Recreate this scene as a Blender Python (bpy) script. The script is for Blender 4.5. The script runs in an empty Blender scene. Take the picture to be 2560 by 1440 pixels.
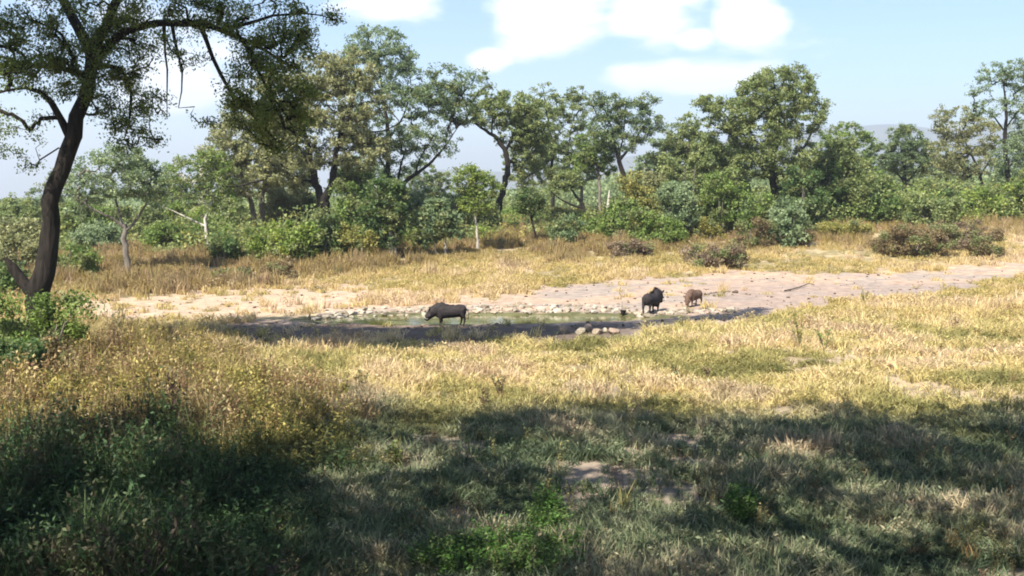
import bpy, math, random
import numpy as np
from mathutils import Vector, Matrix

rng = np.random.default_rng(7)
random.seed(7)
S = bpy.context.scene
COL = S.collection

# ------------------------------------------------------------------ camera, sky, sun
F = 2459.0                      # focal length in pixels of a 2560 wide frame
CAMZ = 4.2
PITCH = math.atan(220 / F)
cam_d = bpy.data.cameras.new('camera'); cam = bpy.data.objects.new('camera', cam_d); COL.objects.link(cam)
cam.location = (0, 0, CAMZ); cam.rotation_euler = (math.pi / 2 - PITCH, 0, 0)
cam_d.sensor_width = 36; cam_d.lens = F / 2560 * 36
cam_d.clip_start = 0.1; cam_d.clip_end = 12000
S.camera = cam

SUN_EL = math.radians(48)
SH = np.array([0.56, 0.83]); SH = SH / np.linalg.norm(SH)       # direction in which shadows fall
COT = 1 / math.tan(SUN_EL)
sun_d = bpy.data.lights.new('sun', 'SUN'); sun = bpy.data.objects.new('sun', sun_d); COL.objects.link(sun)
sun_d.energy = 5.0; sun_d.angle = math.radians(0.5); sun_d.color = (1.0, 0.93, 0.80)
to_sun = Vector((-SH[0] * math.cos(SUN_EL), -SH[1] * math.cos(SUN_EL), math.sin(SUN_EL)))
sun.rotation_euler = to_sun.to_track_quat('Z', 'Y').to_euler()
sun.location = (-20, -30, 40)

W = bpy.data.worlds.new("World"); S.world = W; W.use_nodes = True
wn = W.node_tree.nodes; wl = W.node_tree.links; wn.clear()
sky = wn.new('ShaderNodeTexSky'); sky.sky_type = 'NISHITA'; sky.sun_disc = False
sky.sun_elevation = SUN_EL
sky.sun_rotation = math.atan2(to_sun.x, to_sun.y)
sky.air_density = 1.0; sky.dust_density = 1.0; sky.ozone_density = 1.6; sky.altitude = 300
bg = wn.new('ShaderNodeBackground'); bg.inputs['Strength'].default_value = 0.077
out = wn.new('ShaderNodeOutputWorld')
tc = wn.new('ShaderNodeTexCoord')
def wmath(op, a, b=None, c=None):
    n = wn.new('ShaderNodeMath'); n.operation = op
    for i, v in enumerate((a, b, c)):
        if v is None: continue
        if isinstance(v, (int, float)): n.inputs[i].default_value = v
        else: wl.new(v, n.inputs[i])
    return n.outputs[0]
# clouds: noise on the direction, gathered into soft banks
mp = wn.new('ShaderNodeMapping'); mp.inputs['Scale'].default_value = (1, 1, 2.6)
mp.inputs['Location'].default_value = (0.3, 0.0, 0.12)
wl.new(tc.outputs['Generated'], mp.inputs['Vector'])
nz = wn.new('ShaderNodeTexNoise'); nz.inputs['Scale'].default_value = 7.0; nz.inputs['Detail'].default_value = 8; nz.inputs['Roughness'].default_value = 0.55
wl.new(mp.outputs[0], nz.inputs['Vector'])
nz2 = wn.new('ShaderNodeTexNoise'); nz2.inputs['Scale'].default_value = 1.7; nz2.inputs['Detail'].default_value = 2
wl.new(mp.outputs[0], nz2.inputs['Vector'])
def pdir(u, v):
    a, b = (u - 1280) / F, (720 - v) / F
    d = np.array([a, math.cos(PITCH) + b * math.sin(PITCH), -math.sin(PITCH) + b * math.cos(PITCH)])
    return d
banks = None
for (u, v, w, h, s) in [(1380, 40, 150, 95, 1.0), (1620, 45, 120, 65, 1.0), (1860, 45, 70, 60, .95), (1230, 150, 45, 28, .9),
                        (980, 10, 170, 45, .7), (1640, 190, 210, 32, .75), (1730, 95, 50, 25, .8), (420, 260, 150, 120, .5)]:
    c = pdir(u, v); c /= np.linalg.norm(c)
    sub = wn.new('ShaderNodeVectorMath'); sub.operation = 'SUBTRACT'; wl.new(tc.outputs['Generated'], sub.inputs[0]); sub.inputs[1].default_value = tuple(c)
    mu = wn.new('ShaderNodeVectorMath'); mu.operation = 'MULTIPLY'; wl.new(sub.outputs[0], mu.inputs[0]); mu.inputs[1].default_value = (F / w, F / w, F / h)
    ln = wn.new('ShaderNodeVectorMath'); ln.operation = 'LENGTH'; wl.new(mu.outputs[0], ln.inputs[0])
    m = wmath('MULTIPLY', wmath('SUBTRACT', 1.35, ln.outputs['Value']), s)
    banks = m if banks is None else wmath('MAXIMUM', banks, m)
dens = wmath('ADD', wmath('MULTIPLY', wmath('MAXIMUM', banks, -0.30), 0.75), wmath('MULTIPLY', wmath('SUBTRACT', nz.outputs['Fac'], 0.5), 2.6))
dens = wmath('ADD', dens, wmath('MULTIPLY', wmath('SUBTRACT', nz2.outputs['Fac'], 0.5), 0.5))
mr = wn.new('ShaderNodeMapRange'); mr.interpolation_type = 'SMOOTHSTEP'
mr.inputs['From Min'].default_value = 0.10; mr.inputs['From Max'].default_value = 0.60; mr.inputs['To Max'].default_value = 0.9
wl.new(dens, mr.inputs['Value'])
cmix = wn.new('ShaderNodeMix'); cmix.data_type = 'RGBA'
hs_ = wn.new('ShaderNodeHueSaturation'); hs_.inputs['Saturation'].default_value = 1.22; wl.new(sky.outputs[0], hs_.inputs['Color'])
wl.new(mr.outputs[0], cmix.inputs[0]); wl.new(hs_.outputs[0], cmix.inputs[6]); cmix.inputs[7].default_value = (7.4, 7.5, 7.6, 1)
wl.new(cmix.outputs[2], bg.inputs['Color']); wl.new(bg.outputs[0], out.inputs['Surface'])

S.view_settings.view_transform = 'Standard'; S.view_settings.look = 'None'
S.view_settings.exposure = 1.55; S.view_settings.gamma = 1; S.view_settings.use_curve_mapping = False
S.render.engine = 'CYCLES'
S.cycles.pixel_filter_type = 'BLACKMAN_HARRIS'; S.cycles.filter_width = 1.9
S.cycles.max_bounces = 5; S.cycles.diffuse_bounces = 3; S.cycles.transmission_bounces = 3; S.cycles.glossy_bounces = 2
S.cycles.volume_bounces = 0; S.cycles.caustics_reflective = False; S.cycles.caustics_refractive = False
S.cycles.use_denoising = True

# ------------------------------------------------------------------ noise and terrain
def _h(ix, iy, s):
    n = np.sin(ix * 127.1 + iy * 311.7 + s * 74.7) * 43758.5453
    return n - np.floor(n)
def vn(x, y, s=0):
    x = np.asarray(x, float); y = np.asarray(y, float)
    ix, iy = np.floor(x), np.floor(y); fx, fy = x - ix, y - iy
    fx = fx * fx * (3 - 2 * fx); fy = fy * fy * (3 - 2 * fy)
    a, b, c, d = _h(ix, iy, s), _h(ix + 1, iy, s), _h(ix, iy + 1, s), _h(ix + 1, iy + 1, s)
    return a + (b - a) * fx + (c - a) * fy + (a - b - c + d) * fx * fy
def fbm(x, y, s=0, o=4):
    r = 0; a = 0.5; t = 0
    for k in range(o):
        r = r + a * vn(np.asarray(x) * 2 ** k, np.asarray(y) * 2 ** k, s + k * 13); t += a; a *= .55
    return r / t
def sst(t):
    t = np.clip(t, 0, 1); return t * t * (3 - 2 * t)
def to_px(X, Y, Z):
    dz = Z - CAMZ
    dep = Y * math.cos(PITCH) - dz * math.sin(PITCH); up = Y * math.sin(PITCH) + dz * math.cos(PITCH)
    dep = np.maximum(dep, 0.1)
    return 1280 + F * X / dep, 720 - F * up / dep
def P(u, v, Y):
    d = pdir(u, v); t = Y / d[1]
    return np.array([d[0] * t, Y, CAMZ + d[2] * t])
def terr_base(X, Y):
    X = np.asarray(X, float); Y = np.asarray(Y, float)
    R = 1.75 + 1.0 * np.tanh(X / 22)
    z = R * sst((Y - 46) / 46) + np.clip(Y - 92, 0, 3000) * 0.010 * (1 + 0.4 * np.tanh(X / 60))
    z = z + (fbm(X / 9, Y / 9, 3, 2) - .5) * 0.28 * sst((np.hypot(X, Y) - 4) / 20) + (fbm(X / 1.3, Y / 1.3, 9, 2) - .5) * 0.07
    # bank on the near left, falling towards the pool
    z = z + 0.25 * np.exp(-((X + 8) / 6) ** 2 - ((Y - 17) / 6) ** 2)
    return z
def pool_d(X, Y):           # <1 inside the pool (long lens shape, slightly askew)
    xr = (X + 0.9); yr = Y - 35.3 - 0.06 * xr
    return np.sqrt((xr / 6.6) ** 2 + (yr / (1.62 + 0.25 * np.tanh(-xr / 3))) ** 2) + (fbm(X / .8, Y / .8, 21, 3) - .5) * 0.22
def terr(X, Y):
    z = terr_base(X, Y)
    flat = np.exp(-np.clip(pool_d(X, Y) - 1.3, 0, 9) ** 2 * 3)
    z = z * (1 - flat) + (-0.03 + 0.10 * sst((np.asarray(Y) - 36.5) / 3) + (fbm(np.asarray(X) / .7, np.asarray(Y) / .7, 5, 2) - .5) * .07) * flat
    return z - 0.30 * sst((1.12 - pool_d(X, Y)) / 0.5)
def tz(x, y): return float(terr(np.array([x]), np.array([y]))[0])
def ground(u, v):
    d = pdir(u, v)
    Ys = np.concatenate([np.arange(8, 130, .25)]); t = Ys / d[1]
    X = d[0] * t; Z = CAMZ + d[2] * t
    below = Z < terr(X, Ys)
    k = np.argmax(below) if below.any() else len(Ys) - 1
    return np.array([X[k], Ys[k], tz(X[k], Ys[k])])

def inpoly(u, v, poly):
    u = np.asarray(u); v = np.asarray(v); c = np.zeros(u.shape, bool); n = len(poly)
    for i in range(n):
        x1, y1 = poly[i]; x2, y2 = poly[(i + 1) % n]
        if y1 == y2: continue
        c ^= ((y1 > v) != (y2 > v)) & (u < (x2 - x1) * (v - y1) / (y2 - y1) + x1)
    return c
def ell(u, v, cu, cv, ru, rv): return np.exp(-(((u - cu) / ru) ** 2 + ((v - cv) / rv) ** 2) ** 1.5)

# the bare earth: the pinkish grey track that runs off to the right and the trodden shore, as ground outlines
TRACK = [(560, 905), (600, 800), (740, 800), (800, 775), (1000, 762), (1240, 748), (1330, 722), (1500, 705), (1720, 690), (1900, 676), (2200, 690), (2560, 655), (3100, 600),
         (3100, 655), (2560, 690), (2380, 728), (2100, 762), (1900, 800), (1660, 822), (1610, 850), (1450, 862), (1180, 862), (900, 872), (700, 872)]
PALE = [(120, 800), (200, 755), (420, 735), (560, 722), (800, 712), (1000, 722), (1250, 738), (1100, 768), (800, 775), (640, 800), (330, 812)]
def jit(X, Y, u, v):
    a = fbm(X / 1.1, Y / 1.1, 31, 4) - .5; b = fbm(X / 1.4, Y / 2.2, 37, 4) - .5
    return u + a * 260, v + b * 26
def bare_mask(X, Y, Z):
    u, v = to_px(X, Y, Z); uj, vj = jit(X, Y, u, v)
    ok = Y > 6
    tr = inpoly(uj, vj, TRACK) & ok
    pa = inpoly(uj, vj, PALE) & ok
    return tr, pa

# ------------------------------------------------------------------ mesh helpers
def link(o, parent=None):
    COL.objects.link(o)
    if parent is not None: o.parent = parent
    return o
def mesh_np(name, V, Fq, mat, tint=None, smooth=False):
    me = bpy.data.meshes.new(name)
    V = np.asarray(V, np.float32); Fq = np.asarray(Fq, np.int32)
    n, k = Fq.shape
    me.vertices.add(len(V)); me.vertices.foreach_set('co', V.ravel())
    me.loops.add(n * k); me.loops.foreach_set('vertex_index', Fq.ravel())
    me.polygons.add(n); me.polygons.foreach_set('loop_start', np.arange(0, n * k, k, dtype=np.int32))
    me.polygons.foreach_set('loop_total', np.full(n, k, np.int32))
    if smooth: me.polygons.foreach_set('use_smooth', np.ones(n, bool))
    me.update(calc_edges=True)
    if tint is not None:
        a = me.attributes.new('tint', 'FLOAT_COLOR', 'POINT')
        c = np.ones((len(V), 4), np.float32); c[:, :3] = tint
        a.data.foreach_set('color', c.ravel())
    if mat: me.materials.append(mat)
    return me
def obj(name, me, parent=None):
    return link(bpy.data.objects.new(name, me), parent)
def empty(name, loc, label, cat, group=None):
    o = bpy.data.objects.new(name, None); o.empty_display_size = .3; COL.objects.link(o); o.location = tuple(loc)
    tag(o, label, cat, group); return o
def tag(o, label=None, cat=None, group=None, kind=None):
    if label: o['label'] = label
    if cat: o['category'] = cat
    if group: o['group'] = group
    if kind: o['kind'] = kind
    return o
def tubes(paths, sides=6, rough=0.0):
    """paths: list of (pts Nx3, radii N); all lofted, closed by a pinched tip"""
    Vs, Fs, off = [], [], 0
    ang = np.arange(sides) * 2 * np.pi / sides
    for pts, rad in paths:
        pts = np.asarray(pts, float); rad = np.asarray(rad, float); n = len(pts)
        if n < 2: continue
        T = np.gradient(pts, axis=0); T /= (np.linalg.norm(T, axis=1)[:, None] + 1e-9)
        ref = np.array([0., 1, 0]) if abs(T[0][1]) < .8 else np.array([1., 0, 0])
        U = np.cross(T, ref); U /= (np.linalg.norm(U, axis=1)[:, None] + 1e-9); Vv = np.cross(T, U)
        r = rad[:, None] * (1 + (rng.random((n, sides)) - .5) * rough)
        ring = pts[:, None] + U[:, None] * (np.cos(ang)[None, :, None] * r[..., None]) + Vv[:, None] * (np.sin(ang)[None, :, None] * r[..., None])
        Vs.append(ring.reshape(-1, 3))
        i = np.arange(n - 1)[:, None] * sides + np.arange(sides)[None]
        j = np.arange(n - 1)[:, None] * sides + (np.arange(sides)[None] + 1) % sides
        q = np.stack([i, j, j + sides, i + sides], -1).reshape(-1, 4) + off
        Fs.append(q); off += n * sides
    return np.concatenate(Vs), np.concatenate(Fs)
def leaf_quads(C, L, up=0.35, wid=0.5, r=None, dirs=None, tri=False):
    """diamond leaves, one quad each, slightly folded"""
    n = len(C); r = r or rng
    D = r.normal(size=(n, 3)) if dirs is None else dirs + r.normal(size=(n, 3)) * .5
    D /= np.linalg.norm(D, axis=1)[:, None] + 1e-9
    N = r.normal(size=(n, 3)); N[:, 2] = np.abs(N[:, 2]) + up * 2
    Wd = np.cross(D, N); Wd /= np.linalg.norm(Wd, axis=1)[:, None] + 1e-9
    NN = np.cross(Wd, D)
    L = np.broadcast_to(np.asarray(L, float), (n,))[:, None]
    a = C - D * L * .5; b = C + Wd * L * wid * .5 + NN * L * .08 - D * L * .05; c = C + D * L * .5; d = C - Wd * L * wid * .5 + NN * L * .08 - D * L * .05
    if tri:        # far leaves: one broad triangle each
        b = C - D * L * .35 + Wd * L * wid * .8; d = C - D * L * .45 - Wd * L * wid * .65
        return np.stack([b, c, d], 1).reshape(-1, 3), np.arange(3 * n).reshape(-1, 3)
    V = np.stack([a, b, c, d], 1).reshape(-1, 3)
    return V, np.arange(4 * n).reshape(-1, 4)

# ------------------------------------------------------------------ materials
def mat_new(name):
    m = bpy.data.materials.new(name); m.use_nodes = True; nt = m.node_tree; nt.nodes.clear()
    return m, nt.nodes, nt.links
def foliage_mat(name, inst=False, trans=0.35, rough=0.55, spec=0.25):
    m, N, Lk = mat_new(name)
    at = N.new('ShaderNodeAttribute'); at.attribute_name = 'tint'
    if inst: at.attribute_type = 'INSTANCER'
    src = at.outputs['Color']
    if inst:
        a2 = N.new('ShaderNodeAttribute'); a2.attribute_name = 'tint'
        mx = N.new('ShaderNodeMix'); mx.data_type = 'RGBA'; mx.blend_type = 'MULTIPLY'; mx.inputs[0].default_value = 1
        Lk.new(src, mx.inputs[6]); Lk.new(a2.outputs['Color'], mx.inputs[7]); src = mx.outputs[2]
    b = N.new('ShaderNodeBsdfPrincipled'); b.inputs['Roughness'].default_value = rough
    b.inputs['Specular IOR Level'].default_value = spec
    t = N.new('ShaderNodeBsdfTranslucent')
    hs = N.new('ShaderNodeHueSaturation'); hs.inputs['Hue'].default_value = 0.49; hs.inputs['Value'].default_value = 1.3; hs.inputs['Saturation'].default_value = 1.1
    Lk.new(src, b.inputs['Base Color']); Lk.new(src, hs.inputs['Color']); Lk.new(hs.outputs[0], t.inputs['Color'])
    s = N.new('ShaderNodeMixShader'); s.inputs[0].default_value = trans
    o = N.new('ShaderNodeOutputMaterial'); Lk.new(b.outputs[0], s.inputs[1]); Lk.new(t.outputs[0], s.inputs[2]); Lk.new(s.outputs[0], o.inputs[0])
    return m
def noisy_mat(name, c1, c2, scale=8, rough=.9, bump=.4, zs=1.0, detail=6, attr=False, bdist=.05):
    m, N, Lk = mat_new(name)
    tcn = N.new('ShaderNodeTexCoord'); mpn = N.new('ShaderNodeMapping'); mpn.inputs['Scale'].default_value = (1, 1, zs)
    Lk.new(tcn.outputs['Object'], mpn.inputs[0])
    n1 = N.new('ShaderNodeTexNoise'); n1.inputs['Scale'].default_value = scale; n1.inputs['Detail'].default_value = detail; n1.inputs['Roughness'].default_value = .65
    Lk.new(mpn.outputs[0], n1.inputs[0])
    cr = N.new('ShaderNodeValToRGB'); cr.color_ramp.elements[0].position = .32; cr.color_ramp.elements[1].position = .68
    cr.color_ramp.elements[0].color = (*c1, 1); cr.color_ramp.elements[1].color = (*c2, 1); Lk.new(n1.outputs['Fac'], cr.inputs[0])
    src = cr.outputs[0]
    if attr:
        a = N.new('ShaderNodeAttribute'); a.attribute_name = 'tint'
        mx = N.new('ShaderNodeMix'); mx.data_type = 'RGBA'; mx.blend_type = 'MULTIPLY'; mx.inputs[0].default_value = 1
        Lk.new(src, mx.inputs[6]); Lk.new(a.outputs['Color'], mx.inputs[7]); src = mx.outputs[2]
    b = N.new('ShaderNodeBsdfPrincipled'); b.inputs['Roughness'].default_value = rough; b.inputs['Specular IOR Level'].default_value = .2
    Lk.new(src, b.inputs['Base Color'])
    bp = N.new('ShaderNodeBump'); bp.inputs['Strength'].default_value = bump; bp.inputs['Distance'].default_value = bdist
    Lk.new(n1.outputs['Fac'], bp.inputs['Height']); Lk.new(bp.outputs[0], b.inputs['Normal'])
    o = N.new('ShaderNodeOutputMaterial'); Lk.new(b.outputs[0], o.inputs[0])
    return m
M_LEAF = foliage_mat('leaves', trans=.38)
M_GRASS = foliage_mat('grass_blades', inst=True, trans=.35, rough=.6)
M_BARK_D = noisy_mat('dark_bark', (.006, .005, .004), (.030, .024, .020), 7, zs=.18, bump=1.0, bdist=.14)
M_BARK_G = noisy_mat('grey_bark', (.07, .06, .05), (.20, .175, .15), 5, zs=.3, bump=.6)
M_BARK_P = noisy_mat('pale_bark', (.22, .20, .17), (.48, .45, .40), 4, zs=.4, bump=.4)
M_GROUND = noisy_mat('earth', (.62, .62, .62), (1.25, 1.22, 1.18), 2.3, rough=.95, bump=.5, attr=True, detail=9)
M_STONE = noisy_mat('pale_stone', (.20, .17, .14), (.42, .38, .32), 5, bump=.5, attr=True)
M_DEAD = noisy_mat('dead_wood', (.04, .03, .025), (.11, .085, .07), 9, bump=.5)

# ------------------------------------------------------------------ ground sheet (polar, finest where the camera looks)
aa = np.concatenate([np.linspace(-180, -48, 26)[:-1], np.linspace(-48, 48, 330), np.linspace(48, 180, 26)[1:-1]])
aa = np.radians(aa); NA = len(aa)
rr = np.concatenate([[0.01, 1.5, 3, 4.5, 6], np.exp(np.linspace(math.log(7), math.log(34), 90)), np.arange(34.15, 40, .15), np.exp(np.linspace(math.log(40.2), math.log(110), 90)), np.exp(np.linspace(math.log(115), math.log(6000), 40))])
NR = len(rr)
GX = rr[:, None] * np.sin(aa)[None]; GY = rr[:, None] * np.cos(aa)[None]
far = sst((rr - 300) / 900)[:, None]
GZ = terr(GX, GY) * (1 - far) + (-2) * far
GZ[rr > 300] = np.minimum(GZ[rr > 300], 4.0)
tr, pa = bare_mask(GX, GY, GZ)
U_, V_ = to_px(GX, GY, GZ)
def mixc(a, b, t): return a + (np.asarray(b) - a) * t[..., None]
base = np.zeros(GX.shape + (3,)) + np.array([.30, .235, .16])
n1 = fbm(GX / 3, GY / 3, 51); n2 = fbm(GX / .6, GY / .6, 57)
base = mixc(base, [.20, .17, .09], sst((n1 - .45) * 5)); base = mixc(base, [.42, .33, .20], sst((n2 - .5) * 5) * .7)
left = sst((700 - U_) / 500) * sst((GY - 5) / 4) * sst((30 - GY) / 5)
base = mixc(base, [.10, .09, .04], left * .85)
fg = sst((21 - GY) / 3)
base = mixc(base, [.17, .15, .12], fg * .8)  # near earth coloured darker for the shade under and between the grass
pc = np.zeros_like(base) + np.array([.36, .26, .195]); pc = mixc(pc, [.27, .225, .195], sst((fbm(GX / 2.2, GY / 1.2, 61) - .42) * 5)); pc = mixc(pc, [.30, .25, .2], sst((fbm(GX / .5, GY / .5, 67) - .6) * 6) * .6)
grey = sst((U_ - 1650) / 200) * sst((V_ - 700) / 15)
pc = mixc(pc, [.25, .20, .175], grey * .7)
shore = np.exp(-np.clip(pool_d(GX, GY) - 1.0, 0, 9) ** 2 * 8)
pc = mixc(pc, [.20, .165, .135], shore * .6)
shaded_mud = sst((V_ - 803) / 14 + (n2 - .5) * 2.2) * sst((1700 - U_) / 200); pc = mixc(pc, [.085, .06, .046], shaded_mud * .85)  # tree shadow on the near shore put into the colour of the mud
pp = np.zeros_like(base) + np.array([.38, .285, .21])
base[tr] = pc[tr]; base[pa] = (mixc(pp, [.38, .30, .2], sst((n2 - .5) * 6) * .6))[pa]
inpool = pool_d(GX, GY) < 1.08
base[inpool] = np.array([.09, .09, .045])
# trodden earth patches in the near grass
for (cu, cv, ru, rv) in [(1600, 1040, 55, 60), (1570, 1120, 70, 50), (1510, 1190, 85, 45), (1430, 1260, 85, 40), (1360, 1330, 80, 35), (1560, 950, 60, 45), (1450, 925, 90, 15), (1700, 1100, 90, 30), (1150, 1290, 90, 50)]:
    m_ = ell(U_, V_, cu, cv, ru, rv); m_ = m_ * (.5 + 1.1 * n2); base = mixc(base, [.23, .185, .15], np.clip(m_ * 1.3, 0, 1) * .85)
q = (np.arange(NR - 1)[:, None] * NA + np.arange(NA)[None])
q2 = (np.arange(NR - 1)[:, None] * NA + (np.arange(NA)[None] + 1) % NA)
QF = np.stack([q, q2, q2 + NA, q + NA], -1)
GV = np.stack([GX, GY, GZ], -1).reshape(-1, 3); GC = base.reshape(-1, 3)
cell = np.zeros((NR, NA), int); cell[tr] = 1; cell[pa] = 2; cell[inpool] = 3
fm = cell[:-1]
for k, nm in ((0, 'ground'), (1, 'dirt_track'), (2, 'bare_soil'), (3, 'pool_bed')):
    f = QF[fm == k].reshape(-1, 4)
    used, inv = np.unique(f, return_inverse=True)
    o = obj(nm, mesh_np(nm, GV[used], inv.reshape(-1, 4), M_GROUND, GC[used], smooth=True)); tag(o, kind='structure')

# water
def water_mat():
    m, N, Lk = mat_new('pool_water')
    tcn = N.new('ShaderNodeTexCoord')
    n1 = N.new('ShaderNodeTexNoise'); n1.inputs['Scale'].default_value = .8; n1.inputs['Detail'].default_value = 5; Lk.new(tcn.outputs['Object'], n1.inputs[0])
    cr = N.new('ShaderNodeValToRGB'); e = cr.color_ramp.elements
    e[0].position = .42; e[0].color = (.085, .08, .025, 1); e[1].position = .6; e[1].color = (.17, .17, .09, 1); Lk.new(n1.outputs['Fac'], cr.inputs[0])
    b = N.new('ShaderNodeBsdfPrincipled'); b.inputs['Roughness'].default_value = .07; b.inputs['IOR'].default_value = 1.33
    Lk.new(cr.outputs[0], b.inputs['Base Color'])
    n2 = N.new('ShaderNodeTexNoise'); n2.inputs['Scale'].default_value = 9; n2.inputs['Detail'].default_value = 3; Lk.new(tcn.outputs['Object'], n2.inputs[0])
    bp = N.new('ShaderNodeBump'); bp.inputs['Strength'].default_value = .12; bp.inputs['Distance'].default_value = .02; Lk.new(n2.outputs['Fac'], bp.inputs['Height']); Lk.new(bp.outputs[0], b.inputs['Normal'])
    o = N.new('ShaderNodeOutputMaterial'); Lk.new(b.outputs[0], o.inputs[0]); return m
th = np.linspace(0, 2 * np.pi, 72, endpoint=False)
wv = [(-0.9 + 7.6 * np.cos(t), 35.3 + 2.3 * np.sin(t) + .06 * 7.6 * np.cos(t), -0.10) for t in th]
me = bpy.data.meshes.new('pool_water'); me.from_pydata(wv, [], [list(range(72))]); me.materials.append(water_mat())
tag(obj('pool_water', me), kind='structure')

# distant hills
prof_u = np.array([-2500, -1200, -400, 0, 300, 600, 850, 1080, 1300, 1500, 1700, 1900, 2100, 2200, 2320, 2600, 3200, 4500, 6000])
prof_v = np.array([505, 490, 505, 516, 510, 498, 470, 425, 430, 400, 375, 340, 322, 316, 326, 310, 340, 400, 480])
HV, HF = [], []
us = np.linspace(-2400, 5900, 240)
Dh = 3200.
for j, (dd, sc) in enumerate([(0, 0), (150, .35), (350, .7), (600, .95), (760, 1.0), (1100, .5)]):
    v = np.interp(us, prof_u, prof_v)
    zt = CAMZ + (500 - v) / F * (Dh + 760)
    z = -2 + (zt + 2) * sc * (1 + (fbm(us / 160, us * 0 + j * 2.3, 71, 4) - .5) * (.22 if sc < .99 else .09))
    ang = (us - 1280) / F
    X = (Dh + dd) * np.tan(np.clip(ang, -1.4, 1.4) * .72) ; Y = np.full_like(X, Dh + dd)
    X = (us - 1280) / F * (Dh + 760) * (1 + 0 * dd)
    HV.append(np.stack([X, Y, z], -1))
HV = np.concatenate(HV); n = len(us)
for j in range(5):
    i = np.arange(n - 1) + j * n; HF.append(np.stack([i, i + 1, i + n + 1, i + n], -1))
M_HILL = noisy_mat('wooded_hillside', (.035, .05, .03), (.12, .12, .07), .02, bump=0)
tag(obj('hills', mesh_np('hills', HV, np.concatenate(HF), M_HILL, smooth=True)), kind='structure')

# ------------------------------------------------------------------ plants
PAL = {  # leaf colours
 'near':   ([.060, .085, .022], [.115, .140, .035], [.035, .050, .020]),
 'olive':  ([.115, .145, .055], [.190, .205, .085], [.060, .085, .035]),
 'greyg':  ([.110, .150, .075], [.175, .210, .115], [.060, .088, .045]),
 'tan':    ([.150, .160, .075], [.225, .220, .115], [.085, .095, .045]),
 'mid':    ([.085, .130, .032], [.145, .185, .050], [.045, .075, .022]),
 'bright': ([.105, .150, .032], [.175, .205, .048], [.050, .085, .022]),
 'dark':   ([.045, .078, .026], [.080, .120, .036], [.022, .040, .016]),
 'blue':   ([.080, .115, .055], [.130, .168, .080], [.042, .068, .034]),
 'brown':  ([.150, .115, .060], [.220, .170, .092], [.085, .065, .036]),
 'purple': ([.180, .135, .090], [.250, .195, .135], [.110, .085, .055]),
 'yellow': ([.165, .160, .045], [.220, .200, .065], [.100, .105, .032]),
}
def tints(pal, cl, per, r):
    """cl: cluster id per leaf"""
    a, b, c = [np.array(x) for x in PAL[pal]]
    nc = cl.max() + 1; k = r.random(nc)[cl]; j = r.random(len(cl))
    t = np.clip(k * .6 + j * .5, 0, 1)[:, None]
    col = np.where(t < .5, c + (a - c) * t * 2, a + (b - a) * (t - .5) * 2)
    col = col * (0.8 + .4 * r.random((len(cl), 1))) * {'near': 1.6, 'brown': 1.15, 'purple': 1.1}.get(pal, 1.5)
    if pal in ('bright', 'yellow', 'dark', 'brown', 'purple', 'mid', 'blue'):     # stray sprays of another hue grown through
        o = r.random(nc)[cl] < .28
        oc = np.array([.13, .15, .06]) * (.6 + .8 * r.random((len(cl), 1))); col = np.where(o[:, None], oc * 1.3, col)
    return np.repeat(col, per, axis=0)
def smooth_path(pts, rad, step):
    pts = np.asarray(pts, float); d = np.r_[0, np.cumsum(np.linalg.norm(np.diff(pts, axis=0), axis=1))]
    n = max(3, int(d[-1] / step) + 2); s = np.linspace(0, d[-1], n)
    # catmull-like smoothing
    o = np.stack([np.interp(s, d, pts[:, k]) for k in range(3)], -1)
    for _ in range(2): o[1:-1] = (o[:-2] + 2 * o[1:-1] + o[2:]) / 4
    return o, np.interp(s, d, rad)
def grow(limbs, clusters, r, tip=.012, kink=.12):
    """limbs: (pts, radii) lists in world; clusters: Nx3 twig ends. returns limb paths, branch paths"""
    NP, par, LR = [], [], []
    lp = []
    for pts, rad in limbs:
        p, q = smooth_path(pts, rad, .45)
        p[1:-1] += r.normal(size=(len(p) - 2, 3)) * q[1:-1, None] * .25
        lp.append((p, q)); NP += list(p[1:]); LR += list(q[1:])
    nl = len(NP); NP = list(NP); lowz = limbs[0][0][0][2]; top = max(p[2] for p in NP)
    par = [-1] * nl
    arr = np.zeros((nl + len(clusters) * 4 + 4, 3)); arr[:nl] = NP; cnt = nl
    pen = np.zeros(len(arr)); h = max(top - lowz, .5)
    pen[:nl] = np.clip(.45 - (arr[:nl, 2] - lowz) / h, 0, 1) * h * 1.5
    order = np.argsort([np.min(np.linalg.norm(arr[:nl] - c, axis=1)) for c in clusters])
    bp = []
    for i in order:
        c = clusters[i]; d = np.linalg.norm(arr[:cnt] - c, axis=1) + pen[:cnt] + np.maximum(arr[:cnt, 2] - c[2], 0) * .5
        a = int(np.argmin(d)); A = arr[a]; L = np.linalg.norm(c - A)
        ts = [0, .33, .67, 1.0]
        pts = [A + (c - A) * t + np.array([0, 0, 1]) * L * .12 * math.sin(t * math.pi) + r.normal(size=3) * L * kink * (0 < t < 1) for t in ts]
        ids = [a] + list(range(cnt, cnt + 3)); arr[cnt:cnt + 3] = pts[1:]; 
        par += [a, cnt, cnt + 1]; cnt += 3
        bp.append(ids)
    w = np.zeros(cnt)
    for ids in bp: w[ids[-1]] += 1
    for k in range(cnt - 1, nl - 1, -1):
        w[par[k]] += w[k]
    rad = tip * np.maximum(w, 1) ** .5
    for k in range(nl): rad[k] = min(rad[k], LR[k] * .75)
    out = []
    for ids in bp:
        rr_ = [rad[k] for k in ids]; rr_[0] = min(rr_[0], rr_[1] * 1.15)
        out.append((arr[ids], rr_))
    return lp, out
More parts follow.
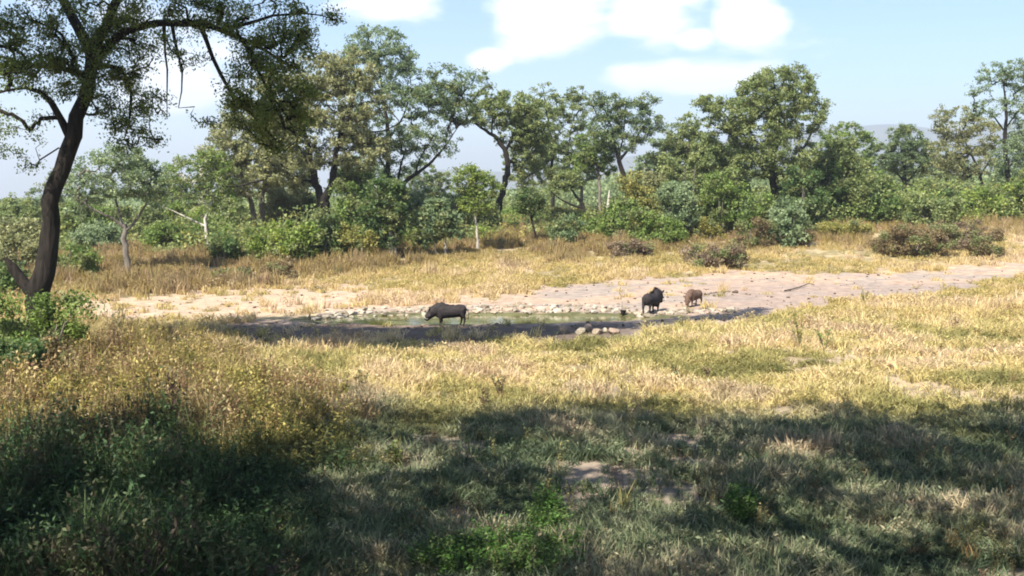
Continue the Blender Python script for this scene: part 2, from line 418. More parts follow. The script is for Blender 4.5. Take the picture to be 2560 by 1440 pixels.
def blob_points(blobs, n, r, shell=.55):
    """blobs: (centre xyz, radii xyz, weight)"""
    w = np.array([b[2] * (b[1][0] * b[1][2]) for b in blobs]); w = w / w.sum(); res = []
    for (c, ra, _), ww in zip(blobs, w):
        k = max(3, int(round(n * ww)))
        d = r.normal(size=(k, 3)); d /= np.linalg.norm(d, axis=1)[:, None]
        s = r.random(k) ** (1 / 3) * (1 - shell) + shell * (0.75 + .25 * r.random(k))
        # lumpy outline
        lump = 1 + .18 * np.sin(d[:, 0] * 5 + c[0]) * np.sin(d[:, 2] * 4 + c[1] * 2)
        res.append(np.asarray(c) + d * (s * lump)[:, None] * np.asarray(ra))
    return np.concatenate(res)
def pxblob(u, v, ru, rv, Y, dy=None, w=1.0):
    c = P(u, v, Y); a = ru * Y / F; b = rv * Y / F
    return (c, (a, dy if dy else max(min(a, 3.2), .6 * a), b), w)
def plant(name, label, cat, base, limbs, blobs, pal, ncl, lpc, leaf, spread=.5, bark=None, group=None, up=.35, flat=.6, tip=.012, seed=0, wid=.5, drop=None, shell=.55, minz=None):
    r = np.random.default_rng(seed * 97 + 11)
    root = empty(name, base, label, cat, group)
    B = np.asarray(base, float)
    cl = blob_points(blobs, ncl, r, shell)
    if minz is not None: cl = cl[cl[:, 2] > minz]
    if drop is not None: cl = cl[~drop(cl)]
    gz = terr(cl[:, 0], cl[:, 1]); cl[:, 2] = np.maximum(cl[:, 2], gz + .12)
    lp, bp = grow(limbs, cl, r, tip)
    for i_, (p, q) in enumerate(lp):
        nm = ('trunk' if i_ == 0 else 'limb') if cat == 'tree' else 'stem'
        V, Fq = tubes([(p - B, q)], 10, .12)
        obj(nm, mesh_np(nm, V, Fq, bark or M_BARK_G, smooth=True), root)
    V, Fq = tubes([(p - B, q) for p, q in bp], 4)
    nm = 'branches' if cat == 'tree' else 'twigs'
    tag(obj(nm, mesh_np(nm, V, Fq, bark or M_BARK_G, smooth=True), root), kind='stuff')
    k = r.poisson(lpc * (0.45 + 1.1 * r.random(len(cl)))) + 2
    idx = np.repeat(np.arange(len(cl)), k)
    sp = spread * (0.6 + .8 * r.random(len(cl)))[idx][:, None]
    C = cl[idx] + np.clip(r.normal(size=(len(idx), 3)), -1.7, 1.7) * sp * np.array([1, 1, flat]) * .6
    # some leaves along the twigs
    tw = np.array([b[0][2] for b in bp]); ti = r.integers(0, len(tw), len(idx) // 6)
    C2 = tw[ti] + r.normal(size=(len(ti), 3)) * spread * .3
    C = np.concatenate([C, C2]); idx = np.concatenate([idx, ti])
    g = terr(C[:, 0], C[:, 1]); C[:, 2] = np.maximum(C[:, 2], g + .04)
    if drop is not None:
        kk = ~drop(C); C = C[kk]; idx = idx[kk]
    if minz is not None:
        kk = C[:, 2] > minz - .3; C = C[kk]; idx = idx[kk]
    L = leaf * (0.6 + .8 * r.random(len(C)))
    tri = B[1] > 40
    V, Fq = leaf_quads(C - B, L, up, wid, r, tri=tri)
    nm = 'crown' if cat == 'tree' else 'foliage'
    tag(obj(nm, mesh_np(nm, V, Fq, M_LEAF, tints(pal, idx, 3 if tri else 4, r)), root), kind='stuff')
    return root
def tree_px(name, label, base_uv, Y, limbs_px, blobs_px, pal, ncl, lpc, leaf, bark=None, **kw):
    """limbs: [[(u,v,r[,dy]),...],...] drawn at the tree's own depth, then bent in depth"""
    seed = kw.get('seed', 0); r = np.random.default_rng(seed + 500)
    if Y is None: b = ground(*base_uv)
    else:
        X = P(base_uv[0], 500, Y)[0]; b = np.array([X, Y, tz(X, Y)])
    Y = b[1]; limbs = []; ncl = int(ncl * 2.3); lpc = lpc * .44; leaf = leaf * .90; kw.setdefault('spread', .31); kw.setdefault('shell', .5)
    for i, L in enumerate(limbs_px):
        dy0 = 0; slope = r.uniform(-1, 1) * .5
        pts = []
        for j, p in enumerate(L):
            q_ = P(p[0], p[1], Y + (p[3] if len(p) > 3 else 0))
            pts.append(q_)
        rad = [p[2] for p in L]
        if i == 0:
            pts = [np.array([b[0], b[1], b[2] - .15])] + pts; rad = [rad[0] * 1.35] + rad
        limbs.append((np.array(pts), rad))
    blobs = []
    for bl in blobs_px:
        u, v, ru, rv = bl[:4]; dY = bl[4] if len(bl) > 4 else 0; w = bl[5] if len(bl) > 5 else 1
        blobs.append(pxblob(u, v, ru, rv, Y + dY, None, w))
    return plant(name, label, 'tree', b, limbs, blobs, pal, ncl, lpc, leaf, bark=bark, **kw)
def bush_px(name, label, u, v, w, h, pal, Y=None, dens=1.0, leaf=.17, bark=None, seed=0, cat='bush', group=None, up=.3, spread=.36, lumps=8, wid=.5):
    r = np.random.default_rng(seed + 900)
    if Y is None: b = ground(u, v)
    else:
        X = P(u, 500, Y)[0]; b = np.array([X, Y, tz(X, Y)])
    Y = b[1]; s = Y / F; W2 = w * s / 2; H = h * s
    blobs = [(b + np.array([0, 0, H * .38]), (W2 * .72, W2 * .7, H * .42), 1)]
    for k in range(lumps):
        a = r.uniform(0, 6.28); q_ = r.uniform(.35, .75)
        blobs.append((b + np.array([math.cos(a) * W2 * q_, math.sin(a) * W2 * q_ * .8, H * r.uniform(.2, .9)]), (W2 * r.uniform(.2, .5), W2 * .4, H * r.uniform(.14, .3)), .9))
    limbs = []
    for k in range(6):
        a = r.uniform(0, 6.28); e = b + np.array([math.cos(a) * W2 * .5, math.sin(a) * W2 * .5, H * r.uniform(.4, .8)])
        st = b + np.array([math.cos(a), math.sin(a), 0]) * .06 * W2
        st[2] -= .1
        limbs.append((np.array([st, (st + e) / 2 + r.normal(size=3) * .08, e]), [.035 * H ** .5, .025 * H ** .5, .012 * H ** .5]))
    area = W2 * 2 * H
    ncl = int(np.clip(area * 9 * dens, 24, 260)); lpc = area * 2.6 * dens * 1.8 / (leaf ** 2 * wid * .5) / ncl
    return plant(name, label, cat, b, limbs, blobs, pal, ncl, min(lpc, 260), leaf, spread=spread * min(1, H / 2 + .35), bark=bark or M_BARK_G, group=group, up=up, flat=.75, tip=.008, seed=seed, shell=.5, wid=wid)

exec_trees = True
# --- the big tree on the left, nearest of all
b0 = P(96, 880, 25.0); b0[2] = tz(b0[0], 25.0)
def t0():
    Yt = 25.0
    L = [[(92, 860, .36), (100, 760, .30), (116, 660, .25), (130, 540, .21), (146, 420, .20), (182, 330, .20), (212, 260, .16), (228, 180, .15), (228, 120, .15)],
         [(228, 130, .17), (200, 75, .13, .3), (165, 20, .12, .6), (140, -40, .11, .8), (90, -160, .08, 1.2), (60, -300, .04, 1.5)],
         [(230, 125, .17), (262, 70, .12, -.3), (285, 25, .11, -.5), (300, -30, .10, -.8), (380, -180, .08, -1.2), (450, -330, .04, -1.5)],
         [(232, 150, .12), (290, 88, .10, -.3), (330, 66, .09, -.5), (430, 55, .08, -.8), (530, 64, .07, -1.0), (620, 100, .05, -1.0), (700, 150, .03, -1)],
         [(500, 60, .07, -.9), (525, 115, .05, -.8), (532, 165, .048, -.7), (565, 210, .045, -.6), (592, 258, .04, -.5), (645, 298, .03, -.4), (690, 350, .02, -.3)],
         [(560, 70, .05, -1), (640, 60, .04, -1.2), (700, 20, .03, -1.2), (760, 45, .022, -1.4), (800, 20, .015, -1.5), (840, 50, .01, -1.5)],
         [(590, 80, .05, -1), (640, 150, .04, -.9), (660, 230, .035, -.8), (735, 300, .02, -.6), (740, 340, .02, -.6)],
         [(172, 335, .12), (150, 300, .09, -.2), (140, 250, .08, -.4), (95, 205, .05, -.8), (40, 215, .035, -1), (-30, 240, .02, -1.2)],
         [(215, 190, .08), (160, 170, .06, .5), (70, 165, .04, .9), (-30, 130, .03, 1.2), (-120, 90, .02, 1.5)],
         [(240, 170, .07), (300, 150, .05, .6), (330, 210, .04, .8), (330, 300, .025, .8), (310, 350, .015, .8)],
         [(410, 60, .05, -.8), (402, 110, .03, -.6), (418, 150, .026, -.6), (424, 205, .02, -.5), (412, 245, .014, -.5), (418, 290, .008, -.5)],
         [(430, 60, .05, -.8), (436, 110, .035, -.9), (450, 150, .03, -.9), (468, 205, .02, -1), (455, 235, .016, -1), (446, 270, .01, -1)],
         [(60, -300, .05, 1.5), (150, -330, .05, 1), (500, -260, .05, 0), (900, -280, .04, 0), (1150, -280, .03, .5), (1400, -260, .02, 1.5)]]  # last bough is unseen, added to carry the leaves that shade the shore
    limbs = []
    for i, l in enumerate(L):
        pts = [P(p[0], p[1], Yt + (p[3] if len(p) > 3 else 0)) for p in l]; rad = [p[2] for p in l]
        if i == 0: pts = [np.array([b0[0], Yt, b0[2] - .2])] + pts; rad = [.48] + rad
        limbs.append((np.array(pts), rad))
    bl = []
    for (u, v, ru, rv, dY, w) in [(60, 120, 150, 75, 0, 1.2), (120, 190, 110, 50, -.5, 1.2), (300, 140, 90, 60, .3, 1.2), (300, 250, 60, 80, .8, 1.5), (200, 40, 180, 50, 0, .6),
                                  (420, 30, 190, 45, -.8, 1.1), (330, 340, 50, 45, .8, .9), (650, 60, 190, 60, -1.0, .85), (680, 130, 110, 40, -1, 1.3), (670, 220, 120, 90, -.7, 1.0), (700, 320, 80, 70, -.5, .9), (620, 290, 50, 50, -.5, 1.2),
                                  (20, 320, 80, 60, -1, .35), (30, 400, 60, 35, -1, .3), (430, 240, 60, 60, -.8, .18), (520, 330, 60, 30, -.8, .1), (450, 130, 60, 40, -.8, .5), (-150, 100, 130, 150, 0, .8), (-120, 280, 100, 90, 0, .4)]:
        bl.append(pxblob(u, v, ru, rv, Yt + dY, 1.5 if rv > 40 else 1.0, w))
    root = plant('savanna_tree', 'tall dark-trunked tree leaning at the left edge with a broken stub at its foot', 'tree', b0, limbs, bl, 'near', 900, 66, .074, spread=.25, bark=M_BARK_D, seed=3, tip=.009, up=.25, flat=.7)
    # the canopy above the frame
    r = np.random.default_rng(5)
    top = [((-11, 24, 12.0), (5.5, 3.0, 1.6), 1), ((-5, 23.0, 12.2), (4.5, 2.2, 1.3), 1), ((-0.8, 23.2, 12.0), (3.6, 1.9, 1.0), 1)]
    # unseen leaves added along the sun rays, shaped to shade the pool's near shore
    SHO = [(560, 806), (800, 809), (1000, 813), (1170, 806), (1300, 798), (1600, 796), (1900, 768), (1900, 786), (1650, 806), (1400, 824), (1250, 845), (1000, 868), (720, 862), (540, 832)]
    gu = r.uniform(540, 1900, 9000); gv = r.uniform(760, 870, 9000); kk = inpoly(gu, gv, SHO) & (r.random(9000) < .93)
    gx, gy = [], []
    for a_, b_ in zip(gu[kk][:900], gv[kk][:900]):
        d_ = pdir(a_, b_); t_ = (.1 - CAMZ) / d_[2]; gx.append(d_[0] * t_); gy.append(d_[1] * t_)
    gx = np.array(gx); gy = np.array(gy); zz = 11.6 + 1.8 * r.random(len(gx))
    cs = np.stack([gx - SH[0] * COT * zz, gy - SH[1] * COT * zz, zz], -1)
    top = [((-13.5, 25.5, 11.2), (3.0, 1.6, 1.0), 1)]
    cl = np.concatenate([blob_points(top, 30, r, .2), cs])
    k = r.poisson(np.where(np.arange(len(cl)) < len(cl) - len(cs), 80, 48)); idx = np.repeat(np.arange(len(cl)), k)
    C = cl[idx] + np.clip(r.normal(size=(len(idx), 3)), -1.6, 1.6) * np.where(idx < len(cl) - len(cs), .42, .24)[:, None]
    kk = to_px(C[:, 0], C[:, 1], C[:, 2])[1] < -25; C = C[kk]; idx = idx[kk]
    V, Fq = leaf_quads(C - b0, .20 * (.6 + .8 * r.random(len(C))), .3, .55, r)
    tag(obj('crown', mesh_np('crown', V, Fq, M_LEAF, tints('near', idx, 4, r)), root), kind='stuff')
    # stub
    st = [P(u, v, Yt) for u, v in ((118, 790), (92, 745), (58, 705), (32, 668), (14, 645))]
    p, q = smooth_path(st, [.28, .20, .15, .12, .05], .15)
    V, Fq = tubes([(p - b0, q)], 10, .3); obj('broken_stub', mesh_np('broken_stub', V, Fq, M_BARK_D, smooth=True), root)
t0()

# --- trees whose crowns hang over the camera (their shade covers the near grass)
SUNPATCH = [(1340, 1150, 120, 34), (1060, 1185, 90, 26), (880, 1200, 90, 40), (1750, 1190, 60, 20), (1640, 1270, 60, 22), (1850, 1400, 110, 35), (1600, 1370, 60, 30), (980, 1140, 30, 25), (1480, 1230, 60, 20), (420, 1200, 120, 50), (650, 1110, 130, 50),
            (1560, 1140, 60, 16), (1430, 1330, 60, 25), (2150, 1250, 70, 18), (2250, 1350, 50, 22), (1800, 1110, 40, 12), (1200, 1260, 60, 30), (2380, 1270, 50, 20), (1130, 1090, 50, 16), (1990, 1150, 60, 16), (30, 1260, 30, 40), (2050, 1400, 80, 25)]
SPW = []
for (u, v, a, b) in SUNPATCH:
    g = ground(u, v); g2 = ground(u + a, v); g3 = ground(u, v - b); SPW.append((g[0], g[1], abs(g2[0] - g[0]), abs(g3[1] - g[1])))
def shade_edge(X):     # far edge of the shade on the ground
    u_pts = np.array([-2000, 0, 450, 560, 850, 1000, 1250, 1500, 1750, 1900, 2050, 2300, 2560, 4500])
    v_pts = np.array([1300, 1330, 1090, 1010, 1015, 1035, 1020, 1005, 985, 1015, 1005, 1045, 1010, 1000])
    Xs, Ys = [], []
    for u, v in zip(u_pts, v_pts):
        g = ground(float(u), float(v)); Xs.append(g[0]); Ys.append(g[1])
    Xs = np.array(Xs); o = np.argsort(Xs)
    return np.interp(X, Xs[o], np.array(Ys)[o])
def drop_shade(C):
    gx = C[:, 0] + SH[0] * COT * C[:, 2]; gy = C[:, 1] + SH[1] * COT * C[:, 2]
    m = gy > shade_edge(gx) + (fbm(gx / .7, gy / .7, 88, 3) - .5) * 1.6
    m |= _h(np.floor(C[:, 0] * 40), np.floor(C[:, 1] * 40), 7) < .30
    for (x, y, a, b) in SPW:
        m |= (((gx - x) / a) ** 2 + ((gy - y) / b) ** 2) + (fbm(gx / .35, gy / .35, 89, 3) - .5) * 1.8 < .75
    u, v = to_px(C[:, 0], C[:, 1], C[:, 2]); m |= (C[:, 1] > .5) & (v > -35) & (u > -300) & (u < 2860)
    return m
for k, (bx, by, label, tops) in enumerate([
        (-11.5, 3.0, 'broad shade tree standing out of view to the left', [((-9, 4, 9.2), (5.0, 5.0, 1.5), 1), ((-6.5, 8.5, 9.4), (3.2, 3.5, 1.2), 1), ((-13, 8, 9.3), (4, 5, 1.3), 1)]),
        (2.5, -4.5, 'broad shade tree standing behind the camera', [((1, 3, 9.2), (5.5, 5, 1.4), 1), ((-2, 9.0, 9.5), (4.5, 4.0, 1.1), 1.2), ((4, 9.5, 9.5), (4.5, 4.0, 1.1), 1.2)]),
        (13.5, 2.5, 'broad shade tree standing out of view to the right', [((10, 5, 9.2), (5, 5, 1.4), 1), ((8.5, 10, 9.6), (4.5, 3.6, 1.1), 1.2), ((14, 9, 9.5), (4, 4, 1.2), 1)])]):
    bz = tz(bx, by); b = np.array([bx, by, bz])
    limbs = [(np.array([b - [0, 0, .2], b + [.1, .1, 2.5], b + [.2, .4, 5.0]]), [.42, .33, .28])]
    for c, ra, _ in tops:
        c = np.array(c); limbs.append((np.array([b + [.2, .4, 5.0], (b + [.2, .4, 5.0] + c) / 2 + [0, 0, .9], c]), [.22, .15, .06]))
    plant('shade_tree', label, 'tree', b, limbs, tops, 'near', 420, 85, .21, spread=.7, bark=M_BARK_D, seed=40 + k, drop=drop_shade, shell=.2, up=.5, wid=.6, group='trees shading the near grass')

# --- the tree line behind the pool
T = tree_px
T('savanna_tree', 'small spreading tree with a pale-patched single trunk, alone on the left grass', (317, 684), None,
  [[(317, 650, .17), (313, 600, .15), (312, 560, .13)], [(312, 570, .09), (285, 545, .07, -.3), (240, 530, .05, -.6), (200, 500, .03, -1)], [(312, 575, .09), (290, 510, .06, .4), (280, 450, .04, .8)],
   [(316, 575, .09), (345, 545, .07, .3), (372, 500, .05, .5), (378, 440, .03, .6)]],
  [(290, 440, 110, 60), (220, 470, 65, 45), (370, 450, 60, 55), (300, 390, 70, 35), (200, 520, 35, 30, 0, .5), (400, 500, 35, 35, 0, .5)], 'greyg', 150, 75, .15, seed=1, bark=M_BARK_G)
T('savanna_tree', 'crooked pale-stemmed tree with thin crown, between the lone small tree and the large forked one', (520, 625), 70,
  [[(515, 580, .12), (512, 550, .11), (520, 520, .1), (535, 495, .08)], [(512, 565, .06), (470, 545, .05), (430, 525, .03), (400, 515, .02)], [(520, 525, .06), (500, 480, .04), (480, 440, .03)]],
  [(480, 430, 80, 50), (440, 500, 60, 30, 0, .5), (540, 440, 60, 60), (560, 510, 50, 40, 0, .6)], 'mid', 110, 70, .17, seed=2, bark=M_BARK_P)
T('savanna_tree', 'twin-trunked olive tree behind the bushes, left of the large forked tree', (648, 600), 74,
  [[(640, 590, .22), (632, 520, .2), (615, 470, .14), (600, 420, .1)], [(650, 600, .2), (655, 540, .2), (655, 480, .15), (670, 420, .1)]],
  [(600, 350, 85, 70), (680, 400, 90, 75), (620, 440, 90, 60), (560, 400, 60, 60), (690, 300, 80, 50), (600, 290, 60, 35)], 'tan', 230, 95, .19, seed=3)
T('savanna_tree', 'largest tree of the tree line, dark trunk forking in a V above the bushes', (812, 630), 71,
  [[(812, 600, .5), (812, 530, .45), (806, 500, .40)], [(808, 515, .30), (790, 465, .27, .3), (780, 420, .24, .6), (765, 340, .18, .8), (720, 250, .1, 1), (700, 190, .05, 1)], [(812, 510, .30), (832, 450, .26, -.3), (838, 400, .22, -.4), (850, 330, .18, -.5), (880, 280, .12, -.6), (890, 200, .06, -.6)],
   [(790, 460, .12), (700, 430, .1, -.8), (640, 455, .08, -1.2), (585, 470, .05, -1.5), (540, 460, .02, -1.5)], [(850, 350, .1), (900, 330, .08), (960, 330, .05), (1010, 300, .03)]],
  [(780, 340, 150, 90), (860, 260, 110, 80), (700, 260, 90, 90), (800, 190, 90, 60), (900, 380, 80, 60), (720, 430, 90, 40), (880, 180, 70, 60)], 'tan', 420, 100, .19, seed=4, bark=M_BARK_D)
T('savanna_tree', 'tallest airy tree, rounded grey-green top standing against the sky', (962, 640), 78,
  [[(965, 600, .26), (968, 500, .24), (968, 420, .2), (972, 340, .17), (960, 260, .12), (950, 180, .08), (945, 110, .04)], [(968, 430, .1), (940, 370, .07), (900, 300, .05), (880, 220, .03)], [(970, 350, .1), (1010, 290, .06), (1030, 220, .04), (1020, 160, .02)]],
  [(940, 110, 80, 50), (985, 150, 60, 50), (900, 160, 50, 60), (1010, 210, 50, 60), (930, 250, 80, 70, 0, .7), (960, 340, 90, 50, 0, .8), (1060, 260, 70, 50), (1000, 400, 70, 50, 0, .5)], 'greyg', 300, 85, .17, seed=5, bark=M_BARK_D)
T('savanna_tree', 'blue-grey tree with long bare limbs reaching right over the gap', (992, 630), 76,
  [[(992, 590, .3), (990, 520, .26), (988, 480, .23)], [(990, 490, .2), (1010, 455, .16), (1045, 432, .13, -.3), (1080, 405, .1, -.5), (1110, 370, .07, -.6), (1140, 325, .03, -.6)], [(1040, 435, .08), (1045, 400, .06), (1070, 365, .04), (1090, 330, .02)], [(990, 490, .12), (1000, 420, .08), (1015, 370, .05)]],
  [(1080, 330, 60, 30, 0, .5), (1120, 370, 40, 30, 0, .35), (1060, 380, 40, 30, 0, .4), (1020, 350, 60, 40, 0, .6), (1100, 235, 70, 30, 0, 1.2), (1150, 280, 50, 35, 0, 1.3), (1180, 210, 60, 35, 0, .5), (1120, 190, 60, 30, 0, .5)], 'blue', 190, 70, .16, seed=6, bark=M_BARK_D)
T('savanna_tree', 'leaning tree with a bare dark S-curved trunk beside the gap in the middle', (1243, 582), None,
  [[(1243, 560, .32), (1250, 500, .28), (1268, 440, .25), (1272, 400, .23), (1262, 365, .2), (1235, 340, .16), (1205, 320, .1), (1180, 305, .05)], [(1265, 375, .12), (1290, 320, .09), (1310, 270, .05)], [(1230, 340, .08), (1230, 290, .06), (1240, 260, .03)]],
  [(1230, 285, 60, 40), (1290, 270, 70, 45), (1200, 250, 40, 25, 0, .5), (1330, 310, 60, 60), (1320, 390, 45, 70, 1.5), (1290, 340, 50, 40)], 'olive', 230, 90, .19, seed=7, bark=M_BARK_D)
T('savanna_tree', 'bushy-topped tree with slim dark stems just right of the leaning one', (1385, 555), None,
  [[(1385, 540, .2), (1382, 490, .18), (1375, 440, .16), (1385, 380, .13), (1370, 300, .1), (1360, 240, .05)], [(1382, 480, .1), (1410, 430, .09), (1420, 370, .06), (1430, 310, .03)]],
  [(1360, 240, 40, 35), (1375, 320, 75, 60), (1430, 280, 50, 60), (1400, 400, 70, 50), (1350, 370, 50, 60), (1440, 235, 25, 25)], 'olive', 230, 90, .18, seed=8, bark=M_BARK_D)
T('savanna_tree', 'low bent tree with an arching forked trunk close above the grass', (1466, 580), None,
  [[(1466, 550, .18), (1463, 525, .17), (1455, 505, .14), (1440, 488, .1), (1425, 470, .06)], [(1460, 520, .1), (1430, 512, .09), (1405, 502, .06), (1390, 490, .04)]],
  [(1420, 450, 40, 25, 0, .7), (1390, 470, 30, 20, 0, .5)], 'olive', 50, 60, .16, seed=9, bark=M_BARK_D)
T('savanna_tree', 'pale lime-green leafy tree in front of the dark slanting trunk', (1500, 520), 92,
  [[(1500, 500, .14), (1497, 440, .12), (1490, 390, .08)]],
  [(1480, 370, 45, 45), (1510, 400, 40, 40), (1460, 410, 35, 30), (1530, 350, 35, 35)], 'mid', 90, 90, .21, seed=10)
T('savanna_tree', 'open-crowned tree on a slanting dark trunk against the sky, middle right', (1572, 520), 88,
  [[(1568, 470, .24), (1555, 430, .22), (1547, 400, .2)], [(1547, 405, .14), (1540, 370, .1), (1530, 320, .07), (1510, 270, .04)], [(1549, 400, .14), (1575, 370, .09), (1600, 330, .06), (1625, 290, .03)], [(1545, 400, .08), (1560, 330, .06), (1565, 270, .03)]],
  [(1530, 270, 45, 35), (1570, 280, 50, 35), (1620, 260, 30, 25), (1630, 310, 35, 30), (1590, 330, 50, 30), (1510, 320, 45, 40), (1550, 360, 55, 25, 0, .6), (1490, 250, 30, 25)], 'blue', 210, 70, .17, seed=11, bark=M_BARK_D)
T('savanna_tree', 'great dense double-headed tree dominating the right half', (1950, 560), 78,
  [[(1948, 530, .5), (1945, 490, .45), (1935, 455, .38)], [(1938, 470, .25), (1915, 430, .2), (1880, 380, .14), (1830, 310, .09), (1800, 270, .04)], [(1940, 460, .28), (1930, 400, .24), (1945, 340, .2), (1940, 280, .12), (1960, 200, .05)], [(1945, 480, .2), (1975, 430, .15), (2010, 370, .1), (2040, 310, .05)],
   [(1860, 355, .08), (1810, 325, .06), (1782, 318, .05), (1775, 300, .03)]],
  [(1940, 240, 100, 70), (2000, 290, 75, 60), (1820, 290, 75, 50), (1890, 330, 90, 60), (1960, 380, 100, 50), (1880, 410, 70, 40), (2000, 200, 40, 40), (1770, 260, 35, 25), (1900, 230, 60, 50), (1990, 430, 50, 40, 0, .6)], 'olive', 520, 105, .17, seed=12, bark=M_BARK_D)
T('savanna_tree', 'tree with pale green rounded top behind the great tree, to its right', (2110, 520), 105,
  [[(2110, 480, .2), (2108, 420, .15), (2115, 360, .1)]], [(2110, 340, 60, 40), (2150, 370, 50, 45), (2080, 380, 50, 50), (2120, 420, 70, 40)], 'mid', 140, 90, .22, seed=13)
T('savanna_tree', 'compact dark blue-green tree with bare stems at its base, in the right distance', (2262, 500), 105,
  [[(2262, 470, .25), (2262, 440, .2), (2260, 390, .12)], [(2262, 460, .12), (2290, 430, .1), (2310, 400, .05)], [(2262, 460, .1), (2235, 420, .08), (2225, 380, .05)]],
  [(2265, 350, 50, 45), (2240, 390, 45, 45), (2300, 390, 45, 50), (2265, 410, 65, 30)], 'blue', 170, 95, .20, seed=14, bark=M_BARK_D)
T('savanna_tree', 'thin brownish tree in the right distance, left of the tallest right-hand one', (2462, 520), 100,
  [[(2462, 490, .18), (2455, 450, .15), (2430, 390, .1), (2400, 330, .05)], [(2452, 440, .1), (2480, 390, .06), (2490, 350, .03)]],
  [(2390, 310, 60, 45), (2450, 340, 60, 50), (2370, 380, 50, 50), (2430, 410, 70, 40), (2350, 290, 25, 25, 0, .6)], 'tan', 190, 80, .19, seed=15, bark=M_BARK_D)
T('savanna_tree', 'tall open tree at the right edge with tiered crown above the others', (2528, 520), 90,
  [[(2528, 480, .25), (2518, 420, .22), (2512, 350, .18), (2515, 280, .12), (2510, 210, .06)], [(2514, 330, .08), (2480, 285, .06), (2450, 270, .03)], [(2515, 320, .08), (2550, 270, .07), (2600, 230, .04)], [(2518, 420, .1), (2570, 380, .07), (2620, 340, .04)]],
  [(2490, 180, 50, 30), (2450, 215, 30, 25), (2540, 190, 45, 40), (2470, 270, 50, 25), (2560, 260, 50, 40), (2600, 200, 60, 60), (2530, 390, 50, 60), (2600, 360, 70, 60), (2570, 320, 50, 30, 0, .6)], 'greyg', 260, 70, .17, seed=16, bark=M_BARK_D)
T('savanna_tree', 'grey-green tree behind the bushes, filling in left of the great tree', (1730, 520), 92,
  [[(1730, 500, .2), (1728, 440, .15), (1725, 380, .1)]], [(1700, 340, 50, 40), (1740, 370, 60, 50), (1670, 400, 60, 50), (1780, 430, 60, 50), (1720, 310, 30, 25)], 'olive', 190, 90, .20, seed=17)
T('savanna_tree', 'hazy tree at the far left, half hidden behind the leaning trunk', (110, 590), 95,
  [[(110, 570, .16), (112, 520, .13), (112, 480, .08)]], [(110, 490, 40, 35), (150, 460, 35, 45), (90, 530, 40, 30)], 'blue', 80, 70, .2, seed=18)
for k_, (u, Yt, top_, hw, pal, lab) in enumerate([
    (570, 100, 330, 80, 'greyg', 'hazy far tree showing left of the twin-trunked tree'),
    (1060, 118, 400, 70, 'blue', 'low far tree at the bottom of the gap under the long bare limbs'),
    (1330, 112, 300, 80, 'olive', 'far tree filling in between the leaning tree and the slim-stemmed one'),
    (1450, 105, 290, 75, 'greyg', 'far rounded tree between the slim-stemmed tree and the open-crowned one'),
    (1660, 110, 330, 80, 'greyg', 'far tree behind the brownish thicket, right of the open-crowned tree'),
    (1790, 108, 350, 90, 'mid', 'far green tree under the left lobe of the great tree'),
    (2050, 118, 370, 85, 'olive', 'far olive tree just right of the great tree'),
    (2190, 125, 350, 75, 'greyg', 'far tree at the left shoulder of the compact blue-green tree'),
    (2340, 122, 345, 80, 'olive', 'far tree between the compact blue-green tree and the thin brownish one'),
    (2560, 118, 300, 90, 'greyg', 'far tree showing under the tall tree at the right edge'),
    (430, 108, 440, 90, 'olive', 'far low tree behind the crown of the lone small tree'),
    (730, 104, 330, 80, 'olive', 'far tree seen between twin trunks and forked trunk'),
    (900, 104, 380, 80, 'greyg', 'far tree behind the right fork of the largest tree')]):
    hh = 520 - top_
    T('far_tree', lab, (u, 540), Yt, [[(u, 530, .2), (u + 4, 480, .16), (u - 3, top_ + hh * .4, .08)]],
      [(u, top_ + hh * .28, hw * .6, hh * .26), (u - hw * .5, top_ + hh * .5, hw * .5, hh * .24), (u + hw * .5, top_ + hh * .48, hw * .55, hh * .26), (u, top_ + hh * .62, hw * .8, hh * .2)], pal, 75, 100, .25, seed=400 + k_)
# young trees in front of the line
T('young_tree', 'young yellow-green tree on a thin pale stem, centre', (1195, 628), None, [[(1194, 600, .08), (1190, 560, .07), (1186, 520, .06), (1180, 460, .03)]],
  [(1170, 450, 42, 38), (1210, 470, 42, 45), (1190, 510, 45, 28), (1160, 490, 25, 25)], 'bright', 110, 80, .16, seed=20, bark=M_BARK_P)
T('young_tree', 'young dark round-headed tree leaning on a thin stem', (1343, 610), None, [[(1342, 590, .08), (1332, 565, .07), (1326, 540, .07), (1328, 510, .04)], [(1328, 550, .05), (1345, 520, .03)]],
  [(1325, 495, 35, 25), (1345, 515, 25, 25), (1308, 515, 25, 22)], 'dark', 60, 85, .14, seed=21, bark=M_BARK_D)
T('young_tree', 'young tree with large drooping blue-green leaves left of the centre gap', (1115, 640), None, [[(1114, 610, .07), (1112, 570, .06), (1108, 520, .04)], [(1090, 640, .05), (1085, 600, .04), (1075, 560, .03)]],
  [(1085, 550, 50, 35), (1120, 560, 35, 35), (1070, 590, 35, 25), (1090, 515, 30, 22), (1145, 580, 22, 18)], 'blue', 80, 60, .24, seed=22, bark=M_BARK_P, up=.1)
T('young_tree', 'dense dark young tree with pale stem foot, below the airy tall tree', (978, 648), None, [[(980, 620, .12), (975, 570, .1), (970, 500, .07)], [(990, 640, .06), (988, 600, .06), (985, 550, .04)]],
  [(960, 480, 50, 40), (985, 530, 38, 45), (940, 530, 45, 45), (965, 585, 45, 35), (1000, 480, 22, 30)], 'dark', 150, 80, .2, seed=23, bark=M_BARK_P, up=.15)

